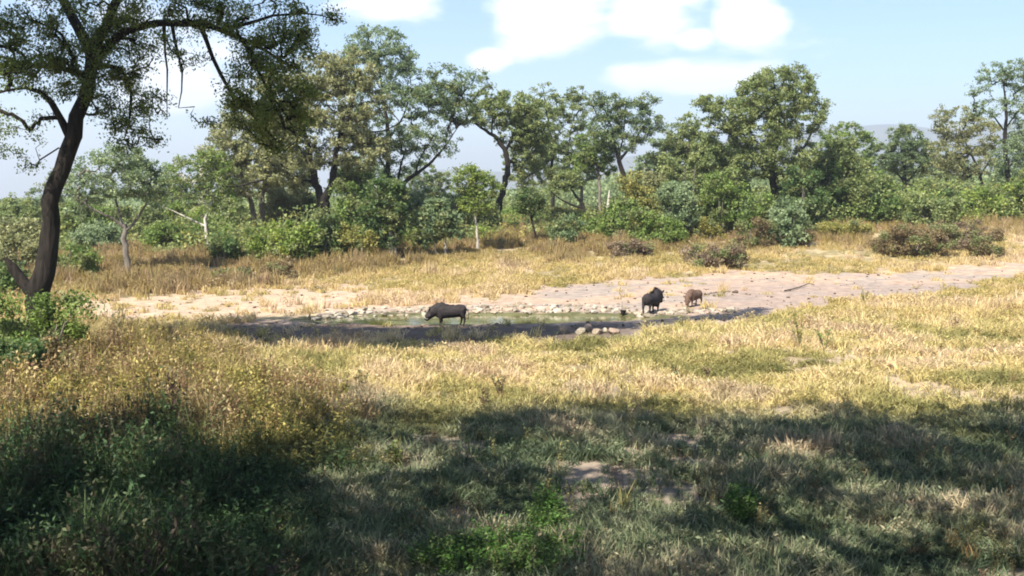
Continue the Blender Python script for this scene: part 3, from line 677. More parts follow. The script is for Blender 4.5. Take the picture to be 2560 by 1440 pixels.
B = bush_px
B('leafy_bush', 'bright yellow-green bush, glossy, at the foot of the forked tree', 745, 668, 130, 130, 'bright', seed=1, leaf=.2)
B('leafy_bush', 'dark green bush pressed against the right of the bright yellow-green one', 805, 655, 100, 130, 'dark', seed=2, leaf=.19)
B('leafy_bush', 'mid-green tall bush between forked tree and dark young tree', 868, 625, 90, 160, 'mid', seed=3, leaf=.18)
B('leafy_bush', 'low yellow bush in front of the dark young tree', 890, 652, 100, 75, 'yellow', seed=4, leaf=.16)
B('leafy_bush', 'low lime bush at the left end of the bright yellow-green bush', 660, 655, 100, 80, 'bright', seed=5, leaf=.16, dens=.8)
B('leafy_bush', 'round blue-green bush on the slope below the bent tree', 1410, 618, 100, 75, 'blue', seed=6, leaf=.18)
B('leafy_bush', 'tall dark-centred bush left of the great tree', 1700, 600, 130, 160, 'greyg', seed=7, leaf=.18)
B('leafy_bush', 'yellowing tall bush beside the pale stump', 1610, 585, 120, 150, 'yellow', seed=8, leaf=.18, dens=.8)
B('leafy_bush', 'light green bush in the front row, below the yellowing bush', 1650, 612, 150, 90, 'mid', seed=9, leaf=.18)
B('leafy_bush', 'tall mid-green bush directly before the great tree', 1800, 590, 150, 150, 'mid', seed=10, leaf=.18)
B('leafy_bush', 'light green bush at the left foot of the great tree', 1865, 590, 120, 100, 'greyg', seed=11, leaf=.18)
B('leafy_bush', 'large-leaved pale green bush between two brown shrubs', 1965, 618, 100, 115, 'greyg', seed=12, leaf=.26, up=.1)
B('leafy_bush', 'wide near-black green bush in the shade right of the great tree', 2065, 560, 170, 150, 'dark', seed=13, leaf=.2)
B('leafy_bush', 'dusty olive bush right of the near-black bush', 2150, 560, 130, 170, 'olive', seed=14, leaf=.19)
B('leafy_bush', 'spreading green bush below the compact blue-green tree', 2275, 558, 170, 75, 'mid', seed=15, leaf=.18)
B('leafy_bush', 'yellow-green bush low on the right slope', 2420, 548, 160, 60, 'bright', seed=16, leaf=.17)
B('leafy_bush', 'yellow-green bush cut by the right edge', 2540, 545, 120, 90, 'yellow', seed=17, leaf=.18)
B('leafy_bush', 'green bush just right of the leaning trunk', 195, 690, 130, 90, 'mid', seed=18, leaf=.17)
B('leafy_bush', 'brownish thicket bush at the left edge behind the broken stub', 45, 690, 150, 130, 'tan', seed=19, leaf=.17)
B('leafy_bush', 'dark bush half hidden left of the broken stub', 15, 745, 120, 90, 'dark', seed=20, leaf=.16)
B('leafy_bush', 'soft green bush behind the lone small tree, to its right', 430, 640, 170, 80, 'mid', seed=21, leaf=.18, Y=72)
B('leafy_bush', 'dark green bush under the crooked pale-stemmed tree', 560, 660, 90, 75, 'dark', seed=22, leaf=.17)
B('leafy_bush', 'low lime-green bush before the twin-trunked tree', 610, 655, 110, 60, 'bright', seed=23, leaf=.16, dens=.8)
B('leafy_bush', 'grey-green bush behind the lone small tree, to its left', 240, 650, 140, 75, 'greyg', seed=24, leaf=.18, Y=70)
B('leafy_bush', 'green bush in the gap behind the large-leaved young tree', 1070, 605, 140, 80, 'olive', seed=25, leaf=.2, Y=84)
B('leafy_bush', 'pale bush under the leaning S-curved tree', 1290, 560, 130, 45, 'mid', seed=26, leaf=.2, Y=98)
B('leafy_bush', 'dark low bush at the foot of the pale stump', 1535, 550, 80, 40, 'dark', seed=27, leaf=.18, Y=84)
B('leafy_bush', 'hazy bush between the compact blue-green tree and the brownish one', 2360, 530, 130, 90, 'olive', seed=28, leaf=.2, Y=96)
BR = 'dry brown shrubs along the far edge of the grass'
for i, (u, v, w, h, pal, lab) in enumerate([
        (1885, 622, 100, 75, 'brown', 'round rust-brown shrub left of the large-leaved bush'),
        (2010, 616, 60, 50, 'brown', 'small rust-brown shrub right of the large-leaved bush'),
        (1785, 672, 160, 62, 'purple', 'mauve-brown shrub standing forward on the grass'),
        (1840, 668, 60, 50, 'brown', 'small brown shrub against the right of the mauve-brown one'),
        (2280, 640, 220, 80, 'brown', 'widest brown shrub on the right slope'),
        (2390, 628, 150, 85, 'purple', 'dusky brown shrub right of the widest one'),
        (2470, 645, 90, 65, 'brown', 'straggling brown shrub at the right end of the row'),
        (1580, 648, 120, 50, 'purple', 'faint mauve shrub low below the light green front bush'),
        (1990, 585, 90, 30, 'yellow', 'low golden shrub behind the large-leaved bush'),
        (2110, 598, 170, 45, 'yellow', 'low golden shrub in the opening right of the large-leaved bush'),
        (1770, 600, 90, 45, 'yellow', 'low golden shrub left of the rust-brown one'),
        (560, 715, 150, 45, 'purple', 'low mauve shrub on the pale grass left of the pool'),
        (700, 700, 130, 45, 'brown', 'low brown shrub before the bright yellow-green bush')]):
    B('dry_shrub', lab, u, v, w, h, pal, seed=60 + i, leaf=.11, cat='shrub', group=BR, spread=.3, lumps=6, dens=1.0)
NB = [(1555, 605, 120, 100, 'mid', None, 'soft green bush at the left end of the front row below the stump'),
 (1640, 520, 170, 150, 'tan', 86, 'tall brownish thicket rising behind the yellowing bush'),
 (1725, 560, 210, 200, 'olive', 80, 'tallest olive thicket at the left of the great tree'),
 (1810, 530, 170, 180, 'greyg', 84, 'grey-green thicket touching the left lobe of the great tree'),
 (1885, 545, 140, 130, 'mid', 73, 'green bush screening the trunk of the great tree from the left'),
 (2005, 560, 130, 150, 'dark', 74, 'deep green bush immediately right of the great trunk'),
 (2105, 560, 150, 200, 'olive', 81, 'tall olive thicket behind the near-black bush'),
 (2170, 545, 120, 130, 'mid', 84, 'mid-green thicket filling the gap left of the compact blue-green tree'),
 (2205, 552, 90, 70, 'dark', 80, 'small dark bush at the left end of the spreading green bush'),
 (2335, 560, 150, 95, 'olive', 76, 'olive bush at the right end of the spreading green bush'),
 (2405, 525, 140, 80, 'dark', 88, 'dark bush at the foot of the thin brownish tree'),
 (2490, 545, 150, 90, 'bright', 84, 'fresh green bush at the foot of the tall right-hand tree'),
 (2570, 540, 170, 120, 'mid', 86, 'green thicket running out of the right edge'),
 (1205, 600, 110, 70, 'olive', 80, 'olive bush behind the thin-stemmed yellow-green young tree'),
 (1145, 595, 110, 110, 'tan', 86, 'dull brownish bush under the gap in the tree line'),
 (1035, 615, 130, 140, 'greyg', 83, 'grey-green bush behind the young tree with drooping leaves'),
 (905, 600, 140, 180, 'mid', 77, 'tall green thicket behind the dark young tree, to its left'),
 (765, 590, 150, 130, 'dark', 82, 'dark thicket left behind the forked trunk'),
 (700, 600, 140, 130, 'tan', 79, 'olive-brown thicket between the twin trunks and the forked trunk'),
 (565, 605, 170, 100, 'olive', 84, 'olive bush behind the crooked pale stem'),
 (470, 610, 150, 90, 'bright', 80, 'yellowish-green bush between the lone small tree and the crooked one'),
 (355, 600, 160, 80, 'olive', 86, 'hazy olive bush seen under the branches of the lone small tree'),
 (215, 620, 170, 120, 'mid', 80, 'green thicket between the leaning trunk and the lone small tree'),
 (60, 640, 210, 110, 'olive', 78, 'wide olive thicket at the far left behind the leaning trunk'),
 (1485, 600, 90, 55, 'mid', 77, 'green bush behind the bent tree, to its right'),
 (1420, 545, 110, 42, 'yellow', 90, 'yellowish bush seen under the arch of the bent tree')]
for i, (u, v, w, h, pal, Yb, lab) in enumerate(NB):
    B('thicket', lab, u, v, w, h, pal, Y=Yb, seed=130 + i, leaf=.2, cat='bush')
# near left
B('leafy_bush', 'glossy green bush at the lower left, at the foot of the leaning tree', 70, 935, 300, 190, 'mid', Y=23, seed=30, leaf=.10, spread=.3, dens=1.1)
B('leafy_bush', 'rusty orange-leaved bush in front of the leaning trunk', 130, 900, 120, 110, 'brown', Y=22, seed=31, leaf=.08, spread=.22)
B('leafy_bush', 'dark glossy bush in the lower left corner of the grass', 20, 1000, 200, 130, 'dark', Y=21, seed=32, leaf=.09, spread=.25)

# undergrowth along the tree line and the far wood: leaf masses nobody could count
def leafmass(name, label, cat, C, L, pal_pick, up=.3):
    r = np.random.default_rng(77)
    V, Fq = leaf_quads(C, L * (.6 + .8 * r.random(len(C))), up, .55, r, tri=True)
    cols = np.zeros((len(C), 3))
    for pn, m in pal_pick.items():
        if m.any(): cols[m] = tints(pn, np.arange(m.sum()) // 30, 1, r)
    o = obj(name, mesh_np(name, V, Fq, M_LEAF, np.repeat(cols, 3, axis=0))); tag(o, label, cat, kind='stuff'); return o
def mass_points(nc, Y0, Y1, hmin, hmax, per, sp, seed, mask=None, half=.62, low=None):
    r = np.random.default_rng(seed)
    Y = Y0 + (Y1 - Y0) * r.random(nc); X = Y * r.uniform(-half, half, nc)
    if mask is not None: k = mask(X, Y); X, Y = X[k], Y[k]
    h = hmin + (hmax - hmin) * np.clip(fbm(X / 6, Y / 6, seed, 3) * 1.6 - .4 + r.normal(size=len(X)) * .15, 0, 1)
    if low is not None: h = h * np.interp(to_px(X, Y, terr(X, Y))[0], low[0], low[1])
    n = r.poisson(per, len(X)); i = np.repeat(np.arange(len(X)), n)
    t = r.random(len(i)) ** .6
    C = np.stack([X[i] + r.normal(size=len(i)) * sp, Y[i] + r.normal(size=len(i)) * sp, 0 * X[i]], -1)
    C[:, 2] = terr(C[:, 0], C[:, 1]) + .05 + h[i] * t
    return C, i
def behind(X, Y):
    u, v = to_px(X, Y, terr(X, Y))
    edge = np.interp(u, [-400, 150, 330, 500, 700, 1000, 1200, 1450, 1700, 1900, 2100, 2300, 2600, 3500], [690, 640, 640, 650, 655, 640, 615, 600, 600, 590, 575, 570, 560, 560])
    return v < edge - 6
C, i = mass_points(6500, 62, 112, .4, 3.9, 30, .5, 101, behind, low=([0, 250, 300, 420, 480, 1120, 1180, 1500, 1560, 4000], [.8, .8, .5, .5, .9, .9, .38, .38, 1, 1]))
q_ = fbm(C[:, 0] / 4, C[:, 1] / 8, 5, 3)
leafmass('undergrowth', 'mixed green and yellow undergrowth between the trees', 'undergrowth', C, .22, {'mid': q_ < .42, 'olive': (q_ >= .42) & (q_ < .55), 'yellow': (q_ >= .55) & (q_ < .64), 'bright': q_ >= .64})
C, i = mass_points(3600, 120, 260, 2, 7.0, 60, 1.2, 102, low=([0, 200, 700, 900, 1250, 1500, 4000], [.45, .6, .8, .5, .5, 1, 1]))
q_ = fbm(C[:, 0] / 12, C[:, 1] / 30, 6, 3)
leafmass('distant_woodland', 'far wooded plain behind the tree line', 'woodland', C, .5, {'greyg': q_ < .5, 'olive': (q_ >= .5) & (q_ < .58), 'blue': q_ >= .58})

# ------------------------------------------------------------------ ground cover (instanced on scattered points)
def tuft(name, n, h, spread, wb, r, lean=.5):
    """a clump of thin bending blades, 2 quads each"""
    V, Fc, T = [], [], []
    for k in range(n):
        a = r.uniform(0, 6.28); q0 = r.random() ** .5 * spread; x, y = math.cos(a) * q0, math.sin(a) * q0
        hh = h * r.uniform(.45, 1); b = r.uniform(0, 6.28); le = lean * hh * r.uniform(.2, 1)
        dx, dy = math.cos(b) * le, math.sin(b) * le; c = r.uniform(0, 3.14); wx, wy = math.cos(c) * wb, math.sin(c) * wb
        i = len(V)
        for t, w in ((0, .7), (.5, 1), (1, .25)):
            px, py, pz = x + dx * t * t, y + dy * t * t, hh * (t - .25 * t * t * (le / hh))
            V += [(px - wx * w, py - wy * w, pz), (px + wx * w, py + wy * w, pz)]
        Fc += [(i, i + 1, i + 3, i + 2), (i + 2, i + 3, i + 5, i + 4)]
        T += [[r.uniform(.7, 1.3)] * 3] * 6
    return mesh_np(name, V, Fc, M_GRASS, np.array(T))
def forb(name, n, h, spread, leaf, r, stems=4, wid=.45):
    C, T, D = [], [], []; paths = []
    rg = np.random.default_rng(r.randint(0, 9999))
    for s in range(stems):
        a = r.uniform(0, 6.28); e = np.array([math.cos(a) * spread * r.uniform(.3, 1), math.sin(a) * spread * r.uniform(.3, 1), h * r.uniform(.6, 1)])
        st = np.array([math.cos(a), math.sin(a), 0]) * spread * .15
        paths.append((np.array([st, (st + e) / 2 + [0, 0, h * .08], e]), [.004, .0035, .002]))
        for k in range(n // stems):
            t = r.random() ** .7; p = st + (e - st) * t + np.array([0, 0, h * .1 * math.sin(t * 3.1)])
            d = rg.normal(size=3); d[2] = abs(d[2]) * .6; d /= np.linalg.norm(d)
            C.append(p + d * leaf * .6); D.append(d); T.append(r.uniform(.65, 1.35))
    V1, F1 = leaf_quads(np.array(C), leaf * rg.uniform(.6, 1.3, len(C)), .3, wid, rg, np.array(D))
    V2, F2 = tubes(paths, 3)
    T = np.repeat(np.array(T), 4)[:, None] * np.ones(3)
    return mesh_np(name, np.concatenate([V1, V2]), np.concatenate([F1, F2 + len(V1)]), M_GRASS, np.concatenate([T, np.full((len(V2), 3), .55)]))
def scatter(name, label, cat, pts, rot, scl, tint, protos):
    coll = bpy.data.collections.new(name + '_kinds')
    for k, me in enumerate(protos):
        coll.objects.link(bpy.data.objects.new(name + '_kind', me))
    me = bpy.data.meshes.new(name); n = len(pts); me.vertices.add(n); me.vertices.foreach_set('co', np.asarray(pts, np.float32).ravel())
    a = me.attributes.new('rot', 'FLOAT_VECTOR', 'POINT'); a.data.foreach_set('vector', np.asarray(rot, np.float32).ravel())
    a = me.attributes.new('scl', 'FLOAT_VECTOR', 'POINT'); a.data.foreach_set('vector', np.asarray(scl, np.float32).ravel())
    a = me.attributes.new('kid', 'INT', 'POINT'); a.data.foreach_set('value', rng.integers(0, len(protos), n).astype(np.int32))
    c = np.ones((n, 4), np.float32); c[:, :3] = tint
    a = me.attributes.new('tint', 'FLOAT_COLOR', 'POINT'); a.data.foreach_set('color', c.ravel())
    o = obj(name, me); tag(o, label, cat, kind='stuff')
    g = bpy.data.node_groups.new(name + '_scatter', 'GeometryNodeTree')
    g.interface.new_socket('Geometry', in_out='INPUT', socket_type='NodeSocketGeometry'); g.interface.new_socket('Geometry', in_out='OUTPUT', socket_type='NodeSocketGeometry')
    gi = g.nodes.new('NodeGroupInput'); go = g.nodes.new('NodeGroupOutput')
    ip = g.nodes.new('GeometryNodeInstanceOnPoints'); ci = g.nodes.new('GeometryNodeCollectionInfo')
    ci.inputs['Collection'].default_value = coll; ci.inputs['Separate Children'].default_value = True; ci.inputs['Reset Children'].default_value = True
    def na(nm, ty):
        x = g.nodes.new('GeometryNodeInputNamedAttribute'); x.data_type = ty; x.inputs['Name'].default_value = nm; return x.outputs['Attribute']
    g.links.new(gi.outputs[0], ip.inputs['Points']); g.links.new(ci.outputs[0], ip.inputs['Instance']); ip.inputs['Pick Instance'].default_value = True
    g.links.new(na('kid', 'INT'), ip.inputs['Instance Index']); g.links.new(na('rot', 'FLOAT_VECTOR'), ip.inputs['Rotation']); g.links.new(na('scl', 'FLOAT_VECTOR'), ip.inputs['Scale'])
    g.links.new(ip.outputs[0], go.inputs[0])
    md = o.modifiers.new('scatter', 'NODES'); md.node_group = g
    return o
rp = random.Random(4)
P_SHORT = [tuft('short_tuft', 24, .22, .13, .008, rp, 1.1) for _ in range(6)] + [forb('low_herb', 34, .18, .15, .05, rp, 6, .36) for _ in range(3)]
P_TALL = [tuft('tall_tuft', 34, .5, .12, .006, rp, .6) for _ in range(3)]
P_WEED = [forb('weed', 52, .85, .22, .066, rp, 7, .42) for _ in range(7)] + [tuft('weed_tuft', 26, .70, .14, .009, rp, .6) for _ in range(2)]
P_FAR = [tuft('far_tuft', 40, .42, .33, .016, rp, .8) for _ in range(4)] + [forb('far_herb', 50, .36, .32, .10, rp, 7) for _ in range(2)]
def polar_pts(n, r0, r1, seed, half=.72, pw=0):
    r = np.random.default_rng(seed); t = r.random(n); rad = r0 * (r1 / r0) ** t; a = r.uniform(-half, half, n)
    X, Y = rad * np.sin(a), rad * np.cos(a); Z = terr(X, Y); u, v = to_px(X, Y, Z); return X, Y, Z, u, v, r
def colmix(t, cols):
    cols = np.array(cols, float); x = np.clip(t, 0, .9999) * (len(cols) - 1); i = x.astype(int); f = (x - i)[:, None]
    return cols[i] * (1 - f) + cols[i + 1] * f
# near and middle short grass
X, Y, Z, u, v, r = polar_pts(80000, 8.5, 37, 301)
tr_, pa_ = bare_mask(X, Y, Z)
pm = np.zeros(len(X))
for (cu, cv, ru, rv) in [(1600, 1040, 55, 60), (1570, 1120, 70, 50), (1510, 1190, 85, 45), (1430, 1260, 85, 40), (1360, 1330, 80, 35), (1560, 950, 60, 45), (1450, 925, 90, 15), (1700, 1100, 90, 30), (1150, 1290, 90, 50)]: pm = np.maximum(pm, ell(u, v, cu, cv, ru, rv))
cover = fbm(X / 1.5, Y / 1.5, 303, 3)
k = (r.random(len(X)) > pm * .92) & (~(tr_ | pa_) | (r.random(len(X)) < np.where((v > 835) & (u < 1250), .16, .02))) & (pool_d(X, Y) > 1.25) & ~((v < 852) & (v > 800) & (u > 1380) & (u < 1600)) & (r.random(len(X)) < np.clip((cover - .27) * 3.2, .06, 1))
X, Y, Z, u, v = X[k], Y[k], Z[k], u[k], v[k]
n = len(X); n1 = fbm(X / 1.6, Y / 1.6, 311, 3); n2 = fbm(X / .5, Y / .5, 312, 2)
nb = fbm(X / 5, Y / 5, 399, 3)
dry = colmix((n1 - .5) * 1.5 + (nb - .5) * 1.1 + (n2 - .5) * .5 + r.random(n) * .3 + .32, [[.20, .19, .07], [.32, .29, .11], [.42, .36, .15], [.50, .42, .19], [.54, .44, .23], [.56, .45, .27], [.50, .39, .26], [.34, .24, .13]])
shade_c = colmix((n1 - .5) * 1.4 + (n2 - .5) * .6 + r.random(n) * .5 + .15, [[.05, .07, .04], [.10, .135, .07], [.17, .19, .11], [.28, .26, .17], [.44, .34, .22]])  # darker palette, puts the tree shade into the near grass colour
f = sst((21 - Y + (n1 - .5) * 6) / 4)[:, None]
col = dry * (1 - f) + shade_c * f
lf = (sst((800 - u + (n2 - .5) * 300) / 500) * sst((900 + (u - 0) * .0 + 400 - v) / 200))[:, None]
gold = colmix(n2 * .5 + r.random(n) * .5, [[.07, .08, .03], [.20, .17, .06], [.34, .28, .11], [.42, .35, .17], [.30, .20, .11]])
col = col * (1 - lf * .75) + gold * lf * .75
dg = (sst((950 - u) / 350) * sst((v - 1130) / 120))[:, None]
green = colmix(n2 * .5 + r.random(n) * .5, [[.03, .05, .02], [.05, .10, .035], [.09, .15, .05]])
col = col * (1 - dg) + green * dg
s = (.75 + .6 * r.random(n)) * (1 + .02 * (Y - 10)); hsc = (.25 + 1.3 * n1) * (.6 + .8 * r.random(n))
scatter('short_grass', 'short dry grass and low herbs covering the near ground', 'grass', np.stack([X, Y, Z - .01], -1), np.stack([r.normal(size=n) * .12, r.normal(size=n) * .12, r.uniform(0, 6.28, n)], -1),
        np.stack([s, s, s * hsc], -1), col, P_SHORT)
# far grass behind the pool
X, Y, Z, u, v, r = polar_pts(60000, 33, 98, 320)
tr_, pa_ = bare_mask(X, Y, Z)
dn = fbm(X / 2.5, Y / 2.5, 323, 3)
k = (~tr_ | (r.random(len(X)) < .012)) & (~pa_ | (r.random(len(X)) < .34)) & (pool_d(X, Y) > 1.3) & (r.random(len(X)) < (dn - .18) * 1.9)
k &= ~((v > 735) & (u < 900) & (u > 150) & (r.random(len(X)) < .75)) & (Y > 33)
X, Y, Z, u, v, dn = X[k], Y[k], Z[k], u[k], v[k], dn[k]; n = len(X)
n1 = fbm(X / 3, Y / 3, 331, 3); n2 = fbm(X / 1, Y / 1, 332, 2)
dry = colmix((n1 - .5) * 1.4 + (n2 - .5) * .5 + r.random(n) * .35 + .35, [[.18, .16, .055], [.32, .27, .10], [.44, .35, .15], [.48, .38, .20], [.50, .39, .26]])
bro = colmix((n2 - .5) + r.random(n) * .5 + .25, [[.12, .09, .045], [.20, .15, .07], [.25, .19, .06], [.24, .16, .10], [.16, .17, .06]])
edge = np.interp(u, [-400, 300, 700, 1000, 1200, 1450, 1700, 2000, 2300, 2600, 3500], [735, 730, 690, 665, 640, 640, 640, 610, 600, 560, 560])
bm = (sst((edge + 22 - v + (n1 - .5) * 90) / 30))[:, None] * .85
col = dry * (1 - bm) + bro * bm
s = (.55 + .55 * r.random(n)); hs = (.1 + 1.4 * n1) * (.6 + .8 * r.random(n)) * (1 + 1.1 * bm[:, 0])
scatter('dry_grass', 'straw-coloured grass on the slope behind the pool', 'grass', np.stack([X, Y, Z - .02], -1), np.stack([r.normal(size=n) * .12, r.normal(size=n) * .12, r.uniform(0, 6.28, n)], -1),
        np.stack([s, s, s * hs], -1), col, P_FAR)
# tall weeds of the near left
X, Y, Z, u, v, r = polar_pts(24000, 9.0, 31, 340)
bd = np.interp(v, [760, 800, 870, 950, 1050, 1200, 1440], [350, 620, 560, 700, 950, 950, 620])
k = (u < bd + (fbm(X / 1.2, Y / 1.2, 341, 3) - .5) * 420) & (v > 800) & (r.random(len(X)) < .75) & (Y > 9.5)
X, Y, Z, u, v = X[k], Y[k], Z[k], u[k], v[k]; n = len(X)
n1 = fbm(X / 1.4, Y / 1.4, 351, 3); n2 = fbm(X / .5, Y / .5, 352, 2)
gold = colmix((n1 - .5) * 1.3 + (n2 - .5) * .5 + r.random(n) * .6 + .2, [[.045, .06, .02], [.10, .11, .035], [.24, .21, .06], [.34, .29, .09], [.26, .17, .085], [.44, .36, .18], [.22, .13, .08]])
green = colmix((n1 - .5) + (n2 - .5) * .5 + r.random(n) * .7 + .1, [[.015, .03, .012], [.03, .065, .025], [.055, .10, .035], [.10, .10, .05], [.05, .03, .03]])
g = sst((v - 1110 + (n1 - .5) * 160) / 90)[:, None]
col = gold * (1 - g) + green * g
s = (.7 + .5 * r.random(n)); hs = (.35 + 1.1 * n1) * (.7 + .6 * r.random(n)) * np.clip(.35 + (np.interp(v, [760, 800, 870, 950, 1050, 1200, 1440], [350, 620, 560, 700, 950, 950, 620]) + 150 - u) / 550, .35, 1)
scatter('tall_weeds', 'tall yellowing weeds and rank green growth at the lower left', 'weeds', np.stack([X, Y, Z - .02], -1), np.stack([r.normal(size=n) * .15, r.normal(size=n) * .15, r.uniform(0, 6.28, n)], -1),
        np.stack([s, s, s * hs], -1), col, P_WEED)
# green herbs at the bottom middle
X, Y, Z, u, v, r = polar_pts(26000, 8.8, 14, 360, half=.6)
m_ = np.maximum(ell(u, v, 1310, 1410, 160, 55), np.maximum(ell(u, v, 1130, 1425, 100, 35), ell(u, v, 1850, 1290, 40, 38) * .8))
m_ = np.maximum(m_, ell(u, v, 1370, 1320, 45, 50))
k = r.random(len(X)) < m_ * 1.0 - .30
X, Y, Z, u, v = X[k], Y[k], Z[k], u[k], v[k]; n = len(X)
col = colmix(fbm(X / .4, Y / .4, 361, 2) * .6 + r.random(n) * .4, [[.02, .035, .012], [.04, .085, .02], [.07, .15, .028], [.13, .16, .06], [.05, .09, .02]])
s = (.45 + .6 * r.random(n))
scatter('green_herbs', 'patch of fresh green herbs in the shade, bottom middle', 'herbs', np.stack([X, Y, Z - .02], -1), np.stack([r.normal(size=n) * .15, r.normal(size=n) * .15, r.uniform(0, 6.28, n)], -1),
        np.stack([s, s, s * .55], -1), col, P_WEED[:4])
# weeds scattered through the open grass, and pebbles on the bare ground
X, Y, Z, u, v, r = polar_pts(2600, 10, 33, 380)
tr_, pa_ = bare_mask(X, Y, Z); k = ~(tr_ | pa_) & (u > 600) & (fbm(X / 2, Y / 2, 381, 3) + r.random(len(X)) * .35 > .66) & (v > 835)
X, Y, Z, u, v = X[k], Y[k], Z[k], u[k], v[k]; n = len(X)
col = colmix(r.random(n), [[.05, .06, .025], [.14, .10, .05], [.20, .19, .07], [.09, .13, .05], [.30, .25, .10], [.16, .09, .05]])
s_ = .3 + .35 * r.random(n) ** 2
scatter('scattered_weeds', 'small dark and green weeds scattered through the open grass', 'weeds', np.stack([X, Y, Z - .02], -1), np.stack([r.normal(size=n) * .15, r.normal(size=n) * .15, r.uniform(0, 6.28, n)], -1),
        np.stack([s_, s_, s_ * 1.1], -1), col, P_WEED)
# single plants one can point at in the open grass
def weed_thing(u, v, h, wdt, pal, label, name='wild_plant', leaf=.085, n=90):
    h *= 1.25
    b = ground(u, v); r = random.Random(int(u)); rg = np.random.default_rng(int(u))
    root = empty(name, b, label, 'plant')
    paths, C, D = [], [], []
    for s_ in range(7):
        a = r.uniform(0, 6.28); e = np.array([math.cos(a) * wdt * r.uniform(.2, 1), math.sin(a) * wdt * r.uniform(.2, 1), h * r.uniform(.55, 1)])
        paths.append((np.array([[0, 0, -.03], e * .5 + [0, 0, h * .1], e]), [.008, .006, .003]))
        for k_ in range(n // 7):
            t = .25 + .75 * r.random(); d = rg.normal(size=3); d[2] = abs(d[2]); d /= np.linalg.norm(d)
            C.append(e * t + [0, 0, h * .1 * math.sin(3.1 * t)] + d * leaf * .5); D.append(d)
    V, Fq = tubes(paths, 4); tag(obj('stems', mesh_np('stems', V, Fq, M_DEAD), root), kind='stuff')
    V, Fq = leaf_quads(np.array(C), leaf * rg.uniform(.6, 1.3, len(C)), .2, .5, rg, np.array(D))
    tag(obj('foliage', mesh_np('foliage', V, Fq, M_LEAF, tints(pal, np.arange(len(C)) // 9, 4, rg)), root), kind='stuff')
for a in [(1775, 965, .38, .22, 'brown', 'small dark dead-looking plant on the rim of the shade, right of the trodden strip'),
          (1692, 965, .36, .16, 'brown', 'thin brown seed-head plant left of the small dark plant'),
          (905, 990, .5, .18, 'brown', 'upright brown weed in the lit grass beside the tall weeds'),
          (1250, 1000, .42, .25, 'brown', 'spindly brown weed in the middle of the lit grass'),
          (985, 1160, .28, .12, 'bright', 'lone lime-green sprout in the shade'),
          (2000, 880, .85, .45, 'yellow', 'tall yellowed weed clump in the right-hand grass'),
          (2060, 880, .55, .3, 'mid', 'green weed clump beside the tall yellowed one'),
          (1215, 1040, .4, .15, 'brown', 'dark brown weed standing on the shadow edge'),
          (2160, 765, .5, .25, 'tan', 'dry weed at the near edge of the grey track'),
          (1850, 1300, .35, .2, 'dark', 'dark green small plant in the shaded grass, lower right'),
          (300, 850, .8, .3, 'greyg', 'pale green weed standing over the yellow ones'),
          (860, 1010, .5, .2, 'yellow', 'yellow weed at the right border of the tall weeds')]:
    weed_thing(*a, n=(130 if a[2] > .6 else 70))

# ------------------------------------------------------------------ stones, wood, pot
import bmesh
def rock_mesh(name, seed, mat=M_STONE, tint=(1, 1, 1), flat=.55, sub=2):
    bm = bmesh.new(); bmesh.ops.create_icosphere(bm, subdivisions=sub, radius=1)
    r = random.Random(seed); ax = [Vector((r.gauss(0, 1), r.gauss(0, 1), r.gauss(0, 1))).normalized() for _ in range(7)]; cut = [r.uniform(.55, .85) for _ in ax]
    for v_ in bm.verts:
        for a, c in zip(ax, cut):
            d = v_.co.dot(a)
            if d > c: v_.co -= a * (d - c) * .9
        v_.co *= 1 + r.uniform(-.05, .05); v_.co.z *= flat
    me = bpy.data.meshes.new(name); bm.to_mesh(me); bm.free(); me.materials.append(mat)
    a = me.attributes.new('tint', 'FLOAT_COLOR', 'POINT'); a.data.foreach_set('color', list((*tint, 1)) * len(me.vertices))
    return me
rocks = [rock_mesh('stone', 10 + k, tint=t, sub=1) for k, t in enumerate([(1, 1, 1), (.85, .83, .8), (1.1, 1.08, 1.02), (.7, .66, .6), (1.0, .92, .84), (1.15, 1.15, 1.1), (.6, .57, .5)])]
X, Y, Z, u, v, r = polar_pts(9000, 27, 62, 390)
tr_, pa_ = bare_mask(X, Y, Z); k = (tr_ | pa_) & (pool_d(X, Y) > 1.1) & (fbm(X / 1.5, Y / 1.5, 391, 3) + r.random(len(X)) * .3 > .55)
X, Y, Z = X[k], Y[k], Z[k]; n = len(X); s_ = .015 + .07 * r.random(n) ** 4
scatter('pebbles', 'pebbles, droppings and clods strewn on the bare ground round the pool', 'pebbles', np.stack([X, Y, Z + s_ * .2], -1), np.stack([r.normal(size=n) * .3, r.normal(size=n) * .3, r.uniform(0, 6.28, n)], -1),
        np.stack([s_ * 1.3, s_, s_], -1), np.ones((n, 3)), [rock_mesh('pebble', 60 + k_, tint=t_, sub=1) for k_, t_ in enumerate([(.9, .8, .7), (.3, .24, .2), (.15, .11, .09), (.55, .45, .38)])])
edging = empty('stone_edging', (0, 37.5, 0), 'band of pale rounded stones lining the far bank of the pool', 'stone edging')
rs = random.Random(12); cntst = 0
